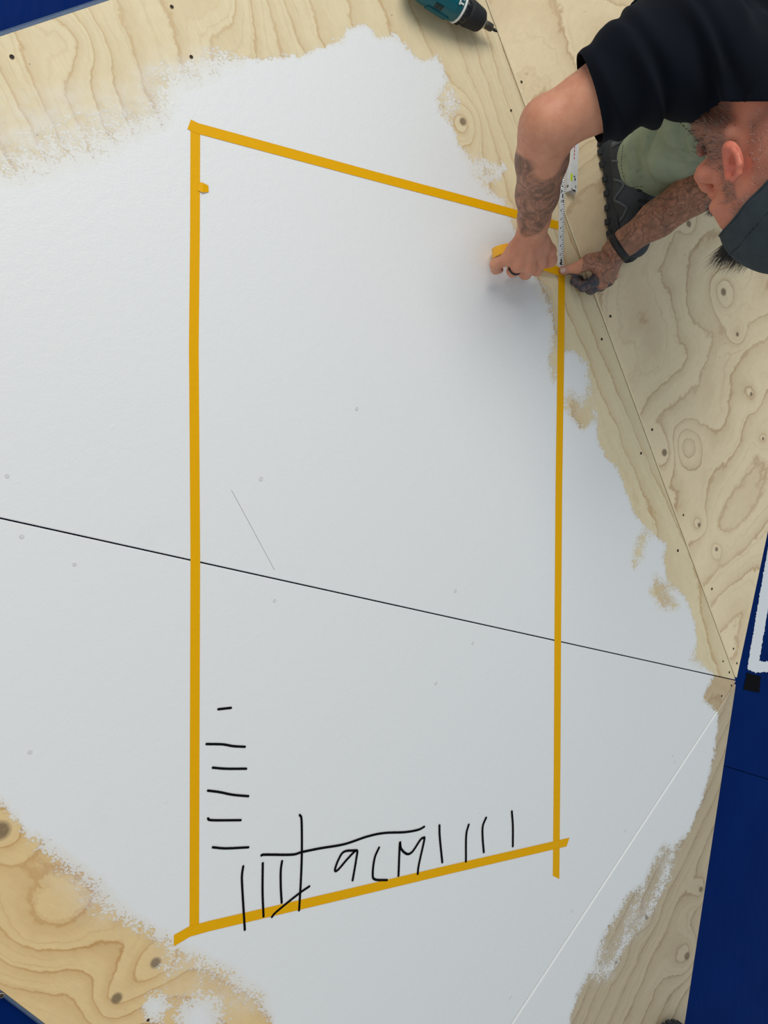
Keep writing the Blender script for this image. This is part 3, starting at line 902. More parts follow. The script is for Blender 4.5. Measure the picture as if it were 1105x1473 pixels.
def skin_mat():
    t = NT('tattooed_skin'); o = t.obj()
    f1 = t.noise(o, 45, 4, .6); f2 = t.noise(o, 700, 2, .5)
    c = t.mix(t.remap(f1, .3, .7), srgb(196, 132, 102), srgb(210, 150, 120))
    c = t.mix(t.math('MULTIPLY', t.attr('red'), .75), c, srgb(214, 104, 88))
    # tattoo ink: soft shading plus line work
    sw = t.noise(o, 26, 4, .65, 2.2)
    shade = t.remap(sw, .42, .58, 0.10, .85)
    ln = t.math('ABSOLUTE', t.math('SUBTRACT', t.math('FRACT', t.math('MULTIPLY', t.noise(o, 30, 2, .5, 1.2), 7.0)), .5))
    ln = t.remap(ln, .0, .13, .8, 0)
    swirl = t.math('MAXIMUM', shade, ln)
    wv = t.n('ShaderNodeTexNoise'); t.l(o, wv.inputs['Vector']); wv.inputs['Scale'].default_value = 55; wv.inputs['Detail'].default_value = 3
    od = t.vmath('ADD', o, t.vmath('MULTIPLY', wv.outputs['Color'], (.022, .022, .022)))
    ve = t.voro(od, 40, 'SMOOTH_F1'); vb = t.math('ABSOLUTE', t.math('SUBTRACT', t.math('FRACT', t.math('MULTIPLY', ve, 3.4)), .5)); pet = t.remap(vb, .03, .20, .85, 0.0)
    v1 = t.voro(od, 72, 'DISTANCE_TO_EDGE'); pet = t.math('MAXIMUM', pet, t.remap(v1, .02, .10, .6, 0))
    pet = t.math('MAXIMUM', pet, t.remap(t.noise(o, 40, 3, .6), .46, .62, 0, .6))
    ink = t.math('ADD', t.math('MULTIPLY', swirl, t.attr('tat_a')), t.math('MULTIPLY', pet, t.attr('tat_b')), clamp=True)
    c = t.mix(t.math('MULTIPLY', ink, .80), c, srgb(58, 52, 50))
    c = t.mix(t.math('MULTIPLY', t.math('MAXIMUM', t.attr('tat_a'), t.attr('tat_b')), .38), c, srgb(104, 78, 64))
    dirt = t.math('MULTIPLY', t.attr('dirt'), t.remap(t.noise(o, 120, 3), .2, .6, .65, 1))
    c = t.mix(dirt, c, srgb(62, 66, 76))
    c = t.mix(t.math('MULTIPLY', t.attr('stub'), .68), c, srgb(112, 92, 84))
    c = t.mix(t.attr('nail'), c, srgb(196, 178, 170))
    h = t.math('ADD', t.math('MULTIPLY', f2, .5), t.noise(t.mapping(o, scale=(1, 1, 1)), 220, 3))
    t.set(Base_Color=c, Roughness=.5, Normal=t.bump(h, .12, .0008))
    t.b.inputs['Subsurface Weight'].default_value = .12
    t.b.inputs['Subsurface Radius'].default_value = (.006, .0025, .0015)
    t.b.inputs['Subsurface Scale'].default_value = 1.0
    t.b.inputs['Specular IOR Level'].default_value = .35
    return t.mat
M_skin = skin_mat()

B = Field((0.72, 0.42, -0.004), (1.50, 1.10, 0.76), 0.0024)
# --- torso stump under the shirt
tdir = unit(PEL - NK); sh_ax = unit(SL - SR)
B.cone(NK + tdir * .07 - np.array([0, 0, .045]), NK + tdir * .26 - np.array([0, 0, .03]), .055, .07, .03)
B.cone(SR, SL, .048, .040, .04)
# --- right arm
aR = unit(ER - SR); fR = unit(WR - ER)
camdir = unit(CC - ER)
tri = unit(cV - aR * (cV @ aR))
B.chain([SR, SR * .5 + ER * .5 + tri * .004, ER * .9 + SR * .1], [.060, .0575, .045], .02)
B.cone(SR * .6 + ER * .4 + tri * .012, SR * .25 + ER * .75 + tri * .008, .048, .043, .02)
B.cone(ER - aR * .02, ER + fR * .03, .042, .043, .02)
B.ell(ER + unit(aR - fR) * .010, frame_from(fR), (.038, .038, .042), .02)              # point of the elbow
B.chain([ER, ER + (WR - ER) * .28, ER + (WR - ER) * .62, ER + (WR - ER) * .88, WR], [.042, .0455, .039, .030, .0285], .015)
# --- right hand, gripping the roll from above
def hp(lst): return [P(*q) for q in lst]
Rp = hp([(765, 338, .112)])[0]
mcps = {'index': (777, 377, .088), 'middle': (762, 384, .090), 'ring': (746, 381, .084), 'little': (731, 371, .076)}
for nm, q in mcps.items():
    B.cone(P(*q) * .02 + WR * .98, P(*q), .019, .0128, .016)
B.cone(P(779, 355, .10), P(742, 360, .09), .018, .016, .016)
RF = {
 'index':  [(777, 377, .088), (772, 388, .060), (764, 386, .032), (758, 381, .024)],
 'middle': [(762, 384, .090), (756, 393, .060), (752, 389, .030), (754, 382, .020)],
 'ring':   [(746, 381, .084), (738, 390, .056), (738, 387, .030), (744, 382, .022)],
 'little': [(731, 373, .076), (713, 380, .058), (713.5, 387, .040), (719, 388, .032)]}
for nm, ch in RF.items():
    r0 = {'index': .0108, 'middle': .0112, 'ring': .0105, 'little': .0098}[nm]
    pts = hp(ch)
    B.chain(pts, [r0 * 1.14, r0 * 1.06, r0 * .94, r0 * .8], .0095)
    B.ell(pts[0], frame_from(pts[1] - pts[0]), (r0 * 1.12,) * 3, .006)
B.chain(hp([(778, 347, .105), (789, 361, .084), (791, 375, .062), (779, 381, .038)]), [.019, .0150, .0122, .0098], .010)
B.ell(P(792, 372, .068), frame_from((0, 0, 1)), (.013, .013, .012), .008)
# tendons on the back of the hand
for nm, q in mcps.items():
    a = WR * .55 + P(*q) * .45 + camdir * .017; b_ = P(*q) + camdir * .008
    B.cone(a, b_, .0035, .0050, .010)
# --- left arm
fL = unit(WL - EL)
B.chain([SL, SL * .5 + EL * .5, EL], [.044, .048, .043], .02)
B.chain([EL, EL + (WL - EL) * .25, EL + (WL - EL) * .6, EL + (WL - EL) * .88, WL], [.041, .0450, .0385, .0285, .0265], .015)
# --- left hand: thumb pressing the tape, fingers curled under
lm = {'index': (856, 404, .046), 'middle': (867, 408, .040), 'ring': (876, 404, .032), 'little': (882, 396, .026)}
for nm, q in lm.items():
    B.cone(WL * .95 + P(*q) * .05, P(*q), .018, .0125, .014)
B.cone(P(850, 376, .044), P(872, 385, .05), .016, .017, .014)
LF = {
 'index':  [(856, 404, .046), (838, 413, .036), (827, 405, .020), (834, 401, .011)],
 'middle': [(867, 408, .040), (850, 417, .026), (838, 411, .013), (844, 406, .010)],
 'ring':   [(876, 404, .032), (864, 413, .016), (852, 409, .010), (856, 403, .010)],
 'little': [(882, 396, .026), (876, 404, .013), (866, 404, .009), (864, 398, .009)]}
for nm, ch in LF.items():
    r0 = {'index': .0104, 'middle': .0106, 'ring': .0098, 'little': .0088}[nm]
    pts = hp(ch); B.chain(pts, [r0 * 1.12, r0 * 1.02, r0 * .95, r0 * .85], .004)
LTH = hp([(862, 373, .050), (846, 378, .044), (830, 386, .028), (813, 389, .0125)])
B.chain(LTH, [.018, .0148, .0118, .0096], .010)
B.cone(LTH[3], P(809.5, 389.5, .0105), .0096, .0088, .004)
# --- neck
B.chain([NK + tdir * .06 - np.array([0, 0, .02]), NK, H(-.0, -.030, -.070)], [.056, .056, .055], .025)
B.chain([NK + tdir * .02 + sh_ax * -.04 - np.array([0, 0, .02]), H(.01, -.04, -.02)], [.030, .040], .04)
# --- head
B.ell(H(0, -.008, .050), HFR, (.077, .097, .090), .02)            # cranium
B.ell(H(0, -.030, .018), HFR, (.070, .074, .070), .02)            # occiput
B.ell(H(0, .030, -.008), HFR, (.062, .060, .072), .02)            # face mass
B.ell(H(0, .052, -.062), HFR, (.036, .034, .030), .025)           # chin
for sg in (-1, 1):
    B.cone(H(sg * .050, .005, -.034), H(sg * .022, .070, -.072), .014, .016, .03)      # jaw
    B.ell(H(sg * .042, .064, -.006), HFR, (.022, .018, .018), .016)                     # cheekbone
    B.cone(H(sg * .010, .086, .046), H(sg * .046, .064, .044), .008, .009, .022)        # brow ridge
    B.carve(H(sg * .033, .092, .024), HFR, (.017, .010, .011), .014)                    # eye socket
    B.ell(H(sg * .030, .072, .024), HFR, (.013, .010, .009), .008)                      # eyelid
B.ell(H(0, .048, .062), HFR, (.060, .046, .052), .02)             # forehead
B.chain([H(0, .092, .028), H(0, .108, .002), H(0, .114, -.014)], [.008, .011, .0125], .010)   # nose
for sg in (-1, 1): B.ell(H(sg * .013, .100, -.017), HFR, (.008, .010, .008), .006)
B.cone(H(-.018, .088, -.040), H(.018, .088, -.040), .0065, .0065, .008)
B.cone(H(-.017, .086, -.049), H(.017, .086, -.049), .007, .007, .008)
# --- ears
for sg in (1, -1):
    ec = lambda a_, b_, o_=0: H(sg * (.076 + o_ * .8), -.012 + a_ * .82, .006 + b_ * .64)
    B.ell(ec(.0, -.004, .002), (hr, unit(hf), unit(hu)), (.008, .018, .030), .006)
    rim = [ec(.014, .006, .006), ec(.010, .024, .012), ec(-.004, .034, .017), ec(-.018, .030, .019), ec(-.024, .014, .020), ec(-.022, -.004, .017), ec(-.013, -.020, .012), ec(.000, -.030, .007)]
    B.chain(rim, [.0038, .0042, .0046, .0050, .0050, .0046, .0046, .0058], .003)
    B.ell(ec(.004, -.028, .004), HFR, (.005, .009, .011), .005)
    B.carve(ec(-.005, -.001, .014), HFR, (.012, .0085, .011), .003)
    B.carve(ec(-.002, .019, .016), HFR, (.008, .007, .006), .003)
    B.cone(ec(.011, -.006, .006), ec(.009, .0, .007), .0045, .0045, .004)
V, Q = B.surface()
del B
V = smooth_mesh(V, Q, 3)
body = fast_mesh('body', V, Q, M_skin, PERSON)
Nrm = vert_normals(V, Q)

def seg_t(V, a, b):
    ab = b - a; t = ((V - a) @ ab) / (ab @ ab); d = np.linalg.norm(V - a - np.clip(t, -.3, 1.6)[:, None] * ab, axis=1)
    return t, d
tR, dR = seg_t(V, ER, WR); tL, dL = seg_t(V, EL, WL)
wob = .05 * np.sin(V[:, 0] * 90) + .04 * np.sin(V[:, 1] * 130 + 1)
ta = sstep(tR + wob, .17, .24) * sstep(-(tR + wob), -.90, -.84) * (dR < .075)
hand_l = np.linalg.norm(V - P(866, 385, .05), axis=1)
tb = np.maximum((dL < .075) * (tL > -.3) * (tL < 1.02), (hand_l < .055) * .85 * (tL > .9))
fing = []
for nm in ('index', 'middle', 'ring', 'little'):
    p_ = hp(LF[nm])
    for a_, b_ in zip(p_[:-1], p_[1:]):
        t_, d_ = seg_t(V, a_, b_); fing.append(np.where((t_ > -.1) & (t_ < 2.2), d_, 1))
fd = np.min(fing, 0)
dirt = sstep(-fd, -.021, -.015) * sstep(-np.linalg.norm(V - P(868, 402, .045), axis=1), -.028, -.02).__rsub__(1)
tt, td = seg_t(V, LTH[2], LTH[3]); dirt = np.maximum(dirt, .35 * (td < .015) * sstep(tt, .5, 1.0))
hl = (V - HC) / HS; hl = np.stack([hl @ hr, hl @ hf, hl @ hu], 1)
inhead = np.linalg.norm(hl, axis=1) < .175
ear_d = np.linalg.norm((hl - np.array([.086, -.014, .006])) / np.array([1, 1, 1.2]), axis=1)
red = inhead * np.maximum(.85 * sstep(-ear_d, -.048, -.018), .42)
ndist = np.linalg.norm(V - (NK * .6 + HC * .4), axis=1)
red = np.maximum(red, .5 * sstep(-ndist, -.12, -.07))
handR = np.linalg.norm(V - P(758, 375, .07), axis=1); red = np.maximum(red, .12 * (handR < .075))
jaw = inhead * sstep(-hl[:, 2], -.004, .018) * sstep(hl[:, 1], -.012, .012) * (np.abs(hl[:, 0]) > -1)
nocheek = sstep(hl[:, 1], .045, .06) * sstep(hl[:, 2], -.036, -.024)
beard_w = jaw * (1 - nocheek)
sideb = inhead * (np.abs(hl[:, 0]) > .05) * sstep(hl[:, 1], .006, .014) * sstep(-hl[:, 1], -.045, -.03) * (hl[:, 2] > -.03) * (hl[:, 2] < .05)
beard_w = np.maximum(beard_w, sideb * .8)
hair_w = inhead * np.maximum(sstep(-hl[:, 1], .012, .03) * sstep(hl[:, 2], -.055, -.03), sstep(hl[:, 2] - .2 * np.maximum(hl[:, 1], 0), .040, .060) * sstep(-hl[:, 1], -.042, -.02))
hair_w = hair_w * (ear_d > .028)
beard_w = beard_w * (ear_d > .034)
stub = np.maximum(beard_w * .9, hair_w * .55)
nail = np.zeros(len(V))
for c_, r_ in ((P(809.5, 388.5, .018), .0062), (P(838, 411, .026), .006)):
    nail = np.maximum(nail, .8 * (np.linalg.norm(V - c_, axis=1) < r_))
for nm, val in (('tat_a', ta), ('tat_b', tb), ('dirt', dirt), ('red', red), ('stub', stub), ('nail', nail)):
    add_attr(body, nm, val)

# hair strands
def strands(name, w, n, length, width, grow, cols, mat, spread=.5, lenvar=.4):
    idx = rng.choice(len(V), n, p=w / w.sum())
    p = V[idx] + rng.normal(0, .0008, (n, 3)); nn = Nrm[idx]
    g = np.asarray(grow, float)
    d = nn * .55 + g + rng.normal(0, spread * .35, (n, 3)); d /= np.linalg.norm(d, axis=1, keepdims=True)
    L_ = length * (1 + rng.uniform(-lenvar, lenvar, n))[:, None]
    s = np.cross(d, rng.normal(0, 1, (n, 3))); s /= np.linalg.norm(s, axis=1, keepdims=True); s *= width / 2
    bend = rng.normal(0, .18, (n, 3)) * L_
    mid = p + d * L_ * .55; tip = p + d * L_ + bend * .6 + g * L_ * .15
    VV = np.stack([p - s, p + s, mid + s * .8, mid - s * .8, tip], 1).reshape(-1, 3)
    b0 = np.arange(n) * 5
    F1 = np.stack([b0, b0 + 1, b0 + 2, b0 + 3], 1)
    F2 = np.stack([b0 + 3, b0 + 2, b0 + 4], 1)
    me = bpy.data.meshes.new(name); me.from_pydata(VV.tolist(), [], F1.tolist() + F2.tolist()); me.materials.append(mat)
    o = link(bpy.data.objects.new(name, me), PERSON); add_attr(o, 'tone', np.repeat(rng.uniform(0, 1, n), 5))
    return o
def hair_mat(name, a, b, split):
    t = NT(name); f = t.attr('tone')
    t.set(Base_Color=t.ramp(f, [(0, a), (split, a), (min(1, split + .15), b), (1, b)]), Roughness=.5)
    return t.mat
M_beard = hair_mat('greying_beard', srgb(62, 52, 46), srgb(150, 140, 132), .62)
M_buzz = hair_mat('buzzed_grey_hair', srgb(120, 104, 98), srgb(205, 198, 192), .45)
M_tuft = hair_mat('dark_hair', srgb(34, 28, 24), srgb(70, 60, 52), .7)
strands('beard', beard_w + 1e-9, 5200, .0085, .0006, hf * .2 - hu * .35, 0, M_beard, .7)
strands('cropped_hair', hair_w + 1e-9, 5200, .0042, .00055, -hu * .5 - hf * .2, 0, M_buzz, .6)
brow = inhead * (np.abs(hl[:, 2] - .044) < .006) * (np.abs(hl[:, 0]) > .012) * (np.abs(hl[:, 0]) < .05) * (hl[:, 1] > .055)
for sg in (-1, 1): strands('eyebrow', brow * (hl[:, 0] * sg > 0) + 1e-12, 220, .009, .0007, hr * 0, 0, M_beard, .6)

# --- cap worn backwards
capfab = plain('dark_grey_cap_cloth', srgb(58, 66, 70), 0.85, noise_scale=60, var=.28, bump=.25, spec=.2, ndist=.001)
CapF = Field(HC - .24, HC + .24, .004)
CapF.ell(H(0, -.010, .070), HFR, (.088, .108, .092), .02)
CapF.ell(H(0, .000, .096), HFR, (.083, .100, .084), .03)
CapF.ell(H(0, -.030, .060), HFR, (.086, .088, .084), .03)
CV, CQ = CapF.surface(); del CapF
CV = smooth_mesh(CV, CQ, 3)
cl_ = (CV - HC) / HS; cl_ = np.stack([cl_ @ hr, cl_ @ hf, cl_ @ hu], 1)
cap_edge = lambda q: .074 + .42 * np.minimum(q[:, 1] - .02, 0) + .22 * np.maximum(q[:, 1] - .02, 0) - .004 * np.cos(q[:, 0] * 30)
lift = cl_[:, 2] - cap_edge(cl_)
nC = vert_normals(CV, CQ)
CV2 = CV + nC * (.0018 * np.sin(cl_[:, 0] * 70 + cl_[:, 1] * 45) * sstep(lift, .01, .05) + .0012 * np.sin(cl_[:, 1] * 120 + cl_[:, 2] * 60))[:, None]
# draw the lowest ring exactly onto the edge so the opening is clean
snap = (lift < 0) & (lift > -.006)
CV2[snap] += (hu * HS) * (-lift[snap])[:, None]
kV, kQ = keep_verts(CV2, CQ, lift > -.006)
cap = fast_mesh('cap', kV, kQ, capfab, PERSON)
md = cap.modifiers.new('thick', 'SOLIDIFY'); md.thickness = .003; md.offset = -1
# stitched band and seams: raised ridges that follow the cloth
def on_cap(r_ang, lift_v):
    best = None
    a = cl_; ang = np.arctan2(a[:, 0], a[:, 1])
    dd = np.abs(((ang - r_ang + math.pi) % (2 * math.pi)) - math.pi) * .09 + np.abs(lift - lift_v)
    i = int(np.argmin(dd)); return CV2[i] + nC[i] * .0006
edge_pts = [on_cap(a, .001) for a in np.linspace(-math.pi, math.pi, 73)[:-1]]
def smooth_loop(p, it=2):
    p = np.array(p)
    for _ in range(it): p = (np.roll(p, 1, 0) + 2 * p + np.roll(p, -1, 0)) / 4
    return p
v, f = sweep(smooth_loop(edge_pts, 3), .0018, 8, closed_ring=True); mesh('rim_piping', v, f, capfab, cap, True)
M_thread = plain('dark_thread', srgb(26, 32, 40), .8)
parts = []
st = smooth_loop([on_cap(a, .034) for a in np.linspace(-math.pi, math.pi, 61)[:-1]], 2)
for i in range(0, len(st)):
    a, b_ = st[i], st[(i + 1) % len(st)]
    parts.append(sweep([a + (b_ - a) * .15, a + (b_ - a) * .75], .0009, 6))
v, f = merge(parts); mesh('stitching', v, f, M_thread, cap, True)
# visor at the nape, pointing away from the face
vis = []
for i, a in enumerate(np.linspace(-.9, .9, 15)):
    e0 = on_cap(math.pi + a, .003)
    out_ = unit(-hf * math.cos(a * .9) + hr * -math.sin(a * .9) * .5 - hu * .25)
    ln_ = .058 * math.cos(a * 1.15) + .004
    vis += [e0, e0 + out_ * ln_ * .5 * HS + hu * .003, e0 + out_ * ln_ * HS]
vf = [(i * 3 + k, i * 3 + k + 1, i * 3 + k + 4, i * 3 + k + 3) for i in range(14) for k in range(2)]
vz = mesh('visor', vis, vf, capfab, cap, True)
md = vz.modifiers.new('thick', 'SOLIDIFY'); md.thickness = .0035; md.offset = 0
# tuft of fringe falling out of the front opening
tw = (np.linalg.norm(hl, axis=1) < .19) * (hl[:, 2] > .090) * (hl[:, 1] > .040) * (hl[:, 2] < .135)
tuft = strands('hair_fringe', tw + 1e-9, 1500, .042, .0012, hf * 1.6 + hu * .75, 0, M_tuft, .45, .45)

# --- wrist band and finger ring
def ring_tube(c, ax, R_, r, w=None, n=36, e=(1, 1)):
    x, y, a = frame_from(ax)
    V_, F_ = [], []
    prof = [(-.5, 0), (-.4, 1), (.4, 1), (.5, 0), (.4, -.3), (-.4, -.3)]
    for i in range(n):
        t = 2 * math.pi * i / n; d = x * math.cos(t) * e[0] + y * math.sin(t) * e[1]
        for pw, pr in prof: V_.append(c + d * (R_ + r * pr) + a * pw * w)
    k = len(prof)
    for i in range(n):
        for j in range(k):
            F_.append((i * k + j, i * k + (j + 1) % k, ((i + 1) % n) * k + (j + 1) % k, ((i + 1) % n) * k + j))
    return V_, F_
v, f = ring_tube(EL + (WL - EL) * .955, fL, .0295, .004, .017); band = mesh('wristband', v, f, plain('black_strap', srgb(24, 25, 27), .6, var=.2), PERSON, True)
v, f = box(EL + (WL - EL) * .955 + unit(CC - WL) * .033, fL, np.cross(fL, unit(CC - WL)), unit(CC - WL), .015, .016, .005)
rg = hp(RF['ring']); v, f = ring_tube(rg[0] * .42 + rg[1] * .58, rg[1] - rg[0], .0130, .0016, .0055, 24); mesh('finger_ring', v, f, plain('dark_metal_ring', srgb(70, 68, 70), .25, 1.0), PERSON, True)

def local_cut(o, cuts):
    """cuts: (point, normal, test): trims the cloth beyond the plane where test(centre) holds"""
    bm = bmesh.new(); bm.from_mesh(o.data)
    for co, no, test in cuts:
        co = Vector(co); no = Vector(no)
        fs = [f for f in bm.faces if test(np.array(f.calc_center_median()))]
        geom = set(fs)
        for f in fs: geom.update(f.edges); geom.update(f.verts)
        bmesh.ops.bisect_plane(bm, geom=list(geom), dist=1e-5, plane_co=co, plane_no=no)
        kill = [f for f in bm.faces if (f.calc_center_median() - co).dot(no) > 0 and test(np.array(f.calc_center_median()))]
        bmesh.ops.delete(bm, geom=kill, context='FACES')
    # keep the largest connected sheet
    bm.verts.ensure_lookup_table(); seen = set(); best = []
    for v0 in bm.verts:
        if v0.index in seen: continue
        st_ = [v0]; seen.add(v0.index); comp = []
        while st_:
            q = st_.pop(); comp.append(q)
            for e in q.link_edges:
                w_ = e.other_vert(q)
                if w_.index not in seen: seen.add(w_.index); st_.append(w_)
        if len(comp) > len(best): best = comp
    bs_ = set(best)
    bmesh.ops.delete(bm, geom=[v_ for v_ in bm.verts if v_ not in bs_], context='VERTS')
    for f in bm.faces: f.smooth = True
    bm.to_mesh(o.data); bm.free()

# --- T-shirt
def shirt_mat():
    t = NT('black_cotton'); o = t.obj()
    f = t.noise(o, 900, 2); g = t.noise(o, 14, 3)
    t.set(Base_Color=t.mix(g, srgb(8, 12, 18), srgb(14, 20, 30)), Roughness=.92, Normal=t.bump(f, .15, .0005))
    t.b.inputs['Specular IOR Level'].default_value = .12
    t.b.inputs['Sheen Weight'].default_value = .02
    return t.mat
M_shirt = shirt_mat()
S = Field((.74, .46, .20), (1.76, 1.52, .76), .0042)
HEM = SR + (ER - SR) * .69
S.chain([SR, SR + (ER - SR) * .35, SR + (ER - SR) * .95], [.076, .071, .0645], .03)
S.chain([SL, SL + (EL - SL) * .30, SL + (EL - SL) * .95], [.082, .072, .064], .03)
S.cone(SR, SL, .072, .078, .05)
chest = NK + tdir * .14
S.ell(NK + tdir * .17 - np.array([0, 0, .02]), (sh_ax, tdir, np.cross(sh_ax, tdir)), (.19, .20, .105), .05)
S.ell(NK + tdir * .36 - np.array([0, 0, .03]), (sh_ax, tdir, np.cross(sh_ax, tdir)), (.175, .22, .11), .05)
S.ell(PEL, (sh_ax, tdir, np.cross(sh_ax, tdir)), (.165, .15, .12), .05)
S.cone(SR + (ER - SR) * .45 + np.array([-.010, .030, -.004]), chest - sh_ax * .14 + tdir * .10, .060, .105, .05)      # loose cloth behind the arm
S.cone(NK + tdir * .03, NK + (HC - NK) * .45, .096, .084, .04)
S.cone(NK + tdir * .03, H(0, -.032, -.075), .080, .076, .03)
S.cone(NK + tdir * .05 - sh_ax * .07, H(.01, -.04, -.03), .050, .056, .04)
SV, SQ = S.surface(); del S
SV = smooth_mesh(SV, SQ, 4)
sN = vert_normals(SV, SQ)
tS, dS = seg_t(SV, SR, ER)
under = np.clip(sN @ unit(np.array([-.35, -.9, -.15])), -1, 1)
wS = sstep(tS, -.25, .0) * sstep(-tS, -.70, -.60) * (dS < .14)
ph = 2 * math.pi * (tS * 5.2 + .45 * under + .15 * np.sin(tS * 19))
dd_ = wS * (.0030 + .0060 * np.maximum(under, 0)) * np.sin(ph)
ph2 = 2 * math.pi * ((SV @ unit(tdir + sh_ax * .8)) * 11 + .4 * np.sin((SV @ sh_ax) * 16))
dd_ += (1 - wS) * .0032 * np.sin(ph2) * (dS < .6)
SV = SV + sN * dd_[:, None]
# openings: sleeve hems, neck
def seg1(c, a, b):
    t_ = min(1, max(0, (c - a) @ (b - a) / ((b - a) @ (b - a)))); return np.linalg.norm(c - a - t_ * (b - a))
def ax_dist(c, p, d):
    q = c - p; return np.linalg.norm(q - (q @ d) * d)
hemd = unit(unit(ER - SR) + np.array([-.10, .02, 0.0]))
hemdl = unit(EL - SL); HEML = SL + (EL - SL) * .62
nkd = unit(np.cross(P(1105, 146) - CC, P(1000, 146) - CC)); nkd = nkd if nkd[1] < 0 else -nkd
NKC = P(1075, 146, .50)
shirt = fast_mesh('t_shirt', SV, SQ, M_shirt, PERSON)
local_cut(shirt, [
    (HEM, hemd, lambda c: ax_dist(c, HEM, hemd) < .13 and -.02 < (c - HEM) @ hemd < .3 and c[0] < SR[0]),
    (HEML, hemdl, lambda c: ax_dist(c, HEML, hemdl) < .12 and -.02 < (c - HEML) @ hemdl < .3 and np.linalg.norm(c - HEML) < .25),
    (NKC, nkd, lambda c: np.linalg.norm(c - NKC) < .20 and seg1(c, SR, ER) > .10 and seg1(c, SL, EL) > .085 and -.02 < (c - NKC) @ nkd < .2)])
md = shirt.modifiers.new('thick', 'SOLIDIFY'); md.thickness = .0025; md.offset = -1

# --- trousers
def trouser_mat():
    t = NT('olive_work_cloth'); o = t.obj()
    g = t.noise(o, 11, 4, .6); f = t.noise(o, 600, 2)
    c = t.mix(t.remap(g, .3, .7), srgb(132, 146, 124), srgb(162, 172, 148))
    st_ = t.remap(t.noise(o, 38, 5, .7), .60, .74, 0, .5)
    c = t.mix(st_, c, srgb(84, 84, 66))
    t.set(Base_Color=c, Roughness=.88, Normal=t.bump(f, .2, .0006))
    t.b.inputs['Specular IOR Level'].default_value = .15
    return t.mat
M_trs = trouser_mat()
AN = np.array([1.335, .820, .10]); KN = P(1080, 100, .44)
HIPL = PEL + sh_ax * .09 - np.array([0, 0, .03]); HIPR = PEL - sh_ax * .09 - np.array([0, 0, .03])
KNR = np.array([1.50, 1.14, .085]); ANR = np.array([1.62, 1.50, .07])
T = Field((1.0, .60, .02), (1.86, 1.66, .62), .0045)
cuff = AN + np.array([-.002, .004, -.010])
T.chain([cuff, AN + (KN - AN) * .25, AN + (KN - AN) * .6, KN], [.060, .064, .074, .074], .03)
T.cone(cuff, cuff + np.array([.004, -.035, -.005]), .058, .055, .03)
T.cone(KN, HIPL, .072, .09, .04)
T.cone(AN + np.array([.020, -.030, .045]), KN + np.array([.025, -.035, -.06]), .052, .062, .04)
T.cone(HIPR, KNR, .09, .07, .04)
T.chain([KNR, ANR], [.066, .056], .03)
T.ell(PEL, (sh_ax, tdir, np.cross(sh_ax, tdir)), (.155, .13, .11), .04)
TV, TQ = T.surface(); del T
TV = smooth_mesh(TV, TQ, 4)
tN = vert_normals(TV, TQ)
tt_, td_ = seg_t(TV, cuff, KN)
ph = 2 * math.pi * (tt_ * 3.4 + .35 * np.sin(TV[:, 1] * 26) + .3 * (tN @ unit([1, -1, 0])))
wr = np.sin(TV[:, 0] * 38 + 2.2 * np.sin(TV[:, 1] * 21 + TV[:, 2] * 17)) * np.sin(TV[:, 2] * 44 - TV[:, 1] * 30 + 1.7 * np.sin(TV[:, 0] * 25))
crease = np.abs(np.sin(tt_ * 7.5 + 1.6 * np.sin(TV[:, 1] * 19) + 1.1 * (tN @ unit([1, -1, 0]))))
TV = TV + tN * ((.0040 * np.sin(ph) * sstep(tt_, .05, .2) + .0045 * wr - .0075 * np.exp(-(crease / .22) ** 2) * sstep(tt_, .15, .3))[:, None])
TV[:, 2] = np.maximum(TV[:, 2], .004)
cd = unit(cuff - AN - (KN - AN) * .25)
cc_ = cuff + cd * .022
trs = fast_mesh('trousers', TV, TQ, M_trs, PERSON)
rd_ = unit(ANR - KNR)
local_cut(trs, [(cc_, cd, lambda c: ax_dist(c, cc_, cd) < .13 and np.linalg.norm(c - cc_) < .14), (ANR, rd_, lambda c: np.linalg.norm(c - ANR) < .13)])
md = trs.modifiers.new('thick', 'SOLIDIFY'); md.thickness = .003; md.offset = -1
# stitched seam at the knee patch
M_othr = plain('olive_thread', srgb(62, 64, 52), .8)
def on_trs(x, y):
    q = TV - CC; dpt = q @ cF; px = IW / 2 + FPX * (q @ cR) / dpt; py = IH / 2 - FPX * (q @ cV) / dpt
    m_ = np.hypot(px - x, py - y); k = np.where(m_ < 6)[0]
    if not len(k): k = np.argsort(m_)[:3]
    i = k[np.argmin(np.linalg.norm(q[k], axis=1))]; return TV[i] + tN[i] * .001
def seam_line(name, px, n_, rad):
    pts = [on_trs(*p) for p in catmull([np.array(q) for q in px], n_)]
    pts = np.array(pts)
    for _ in range(2): pts[1:-1] = (pts[:-2] + 2 * pts[1:-1] + pts[2:]) / 4
    parts = [sweep([a + (b_ - a) * .1, a + (b_ - a) * .65], rad, 6) for a, b_ in zip(pts[:-1], pts[1:]) if np.linalg.norm(b_ - a) > 1e-5]
    v, f = merge(parts); o = mesh(name, v, f, M_othr, trs, True); o['kind'] = 'stuff'
seam_line('knee_stitching', [(962, 135), (966, 160), (978, 182), (998, 200), (1016, 210)], 4, .0009)
seam_line('hem_stitching', [(893, 205), (889, 228), (891, 252), (903, 274), (922, 272)], 5, .0006)

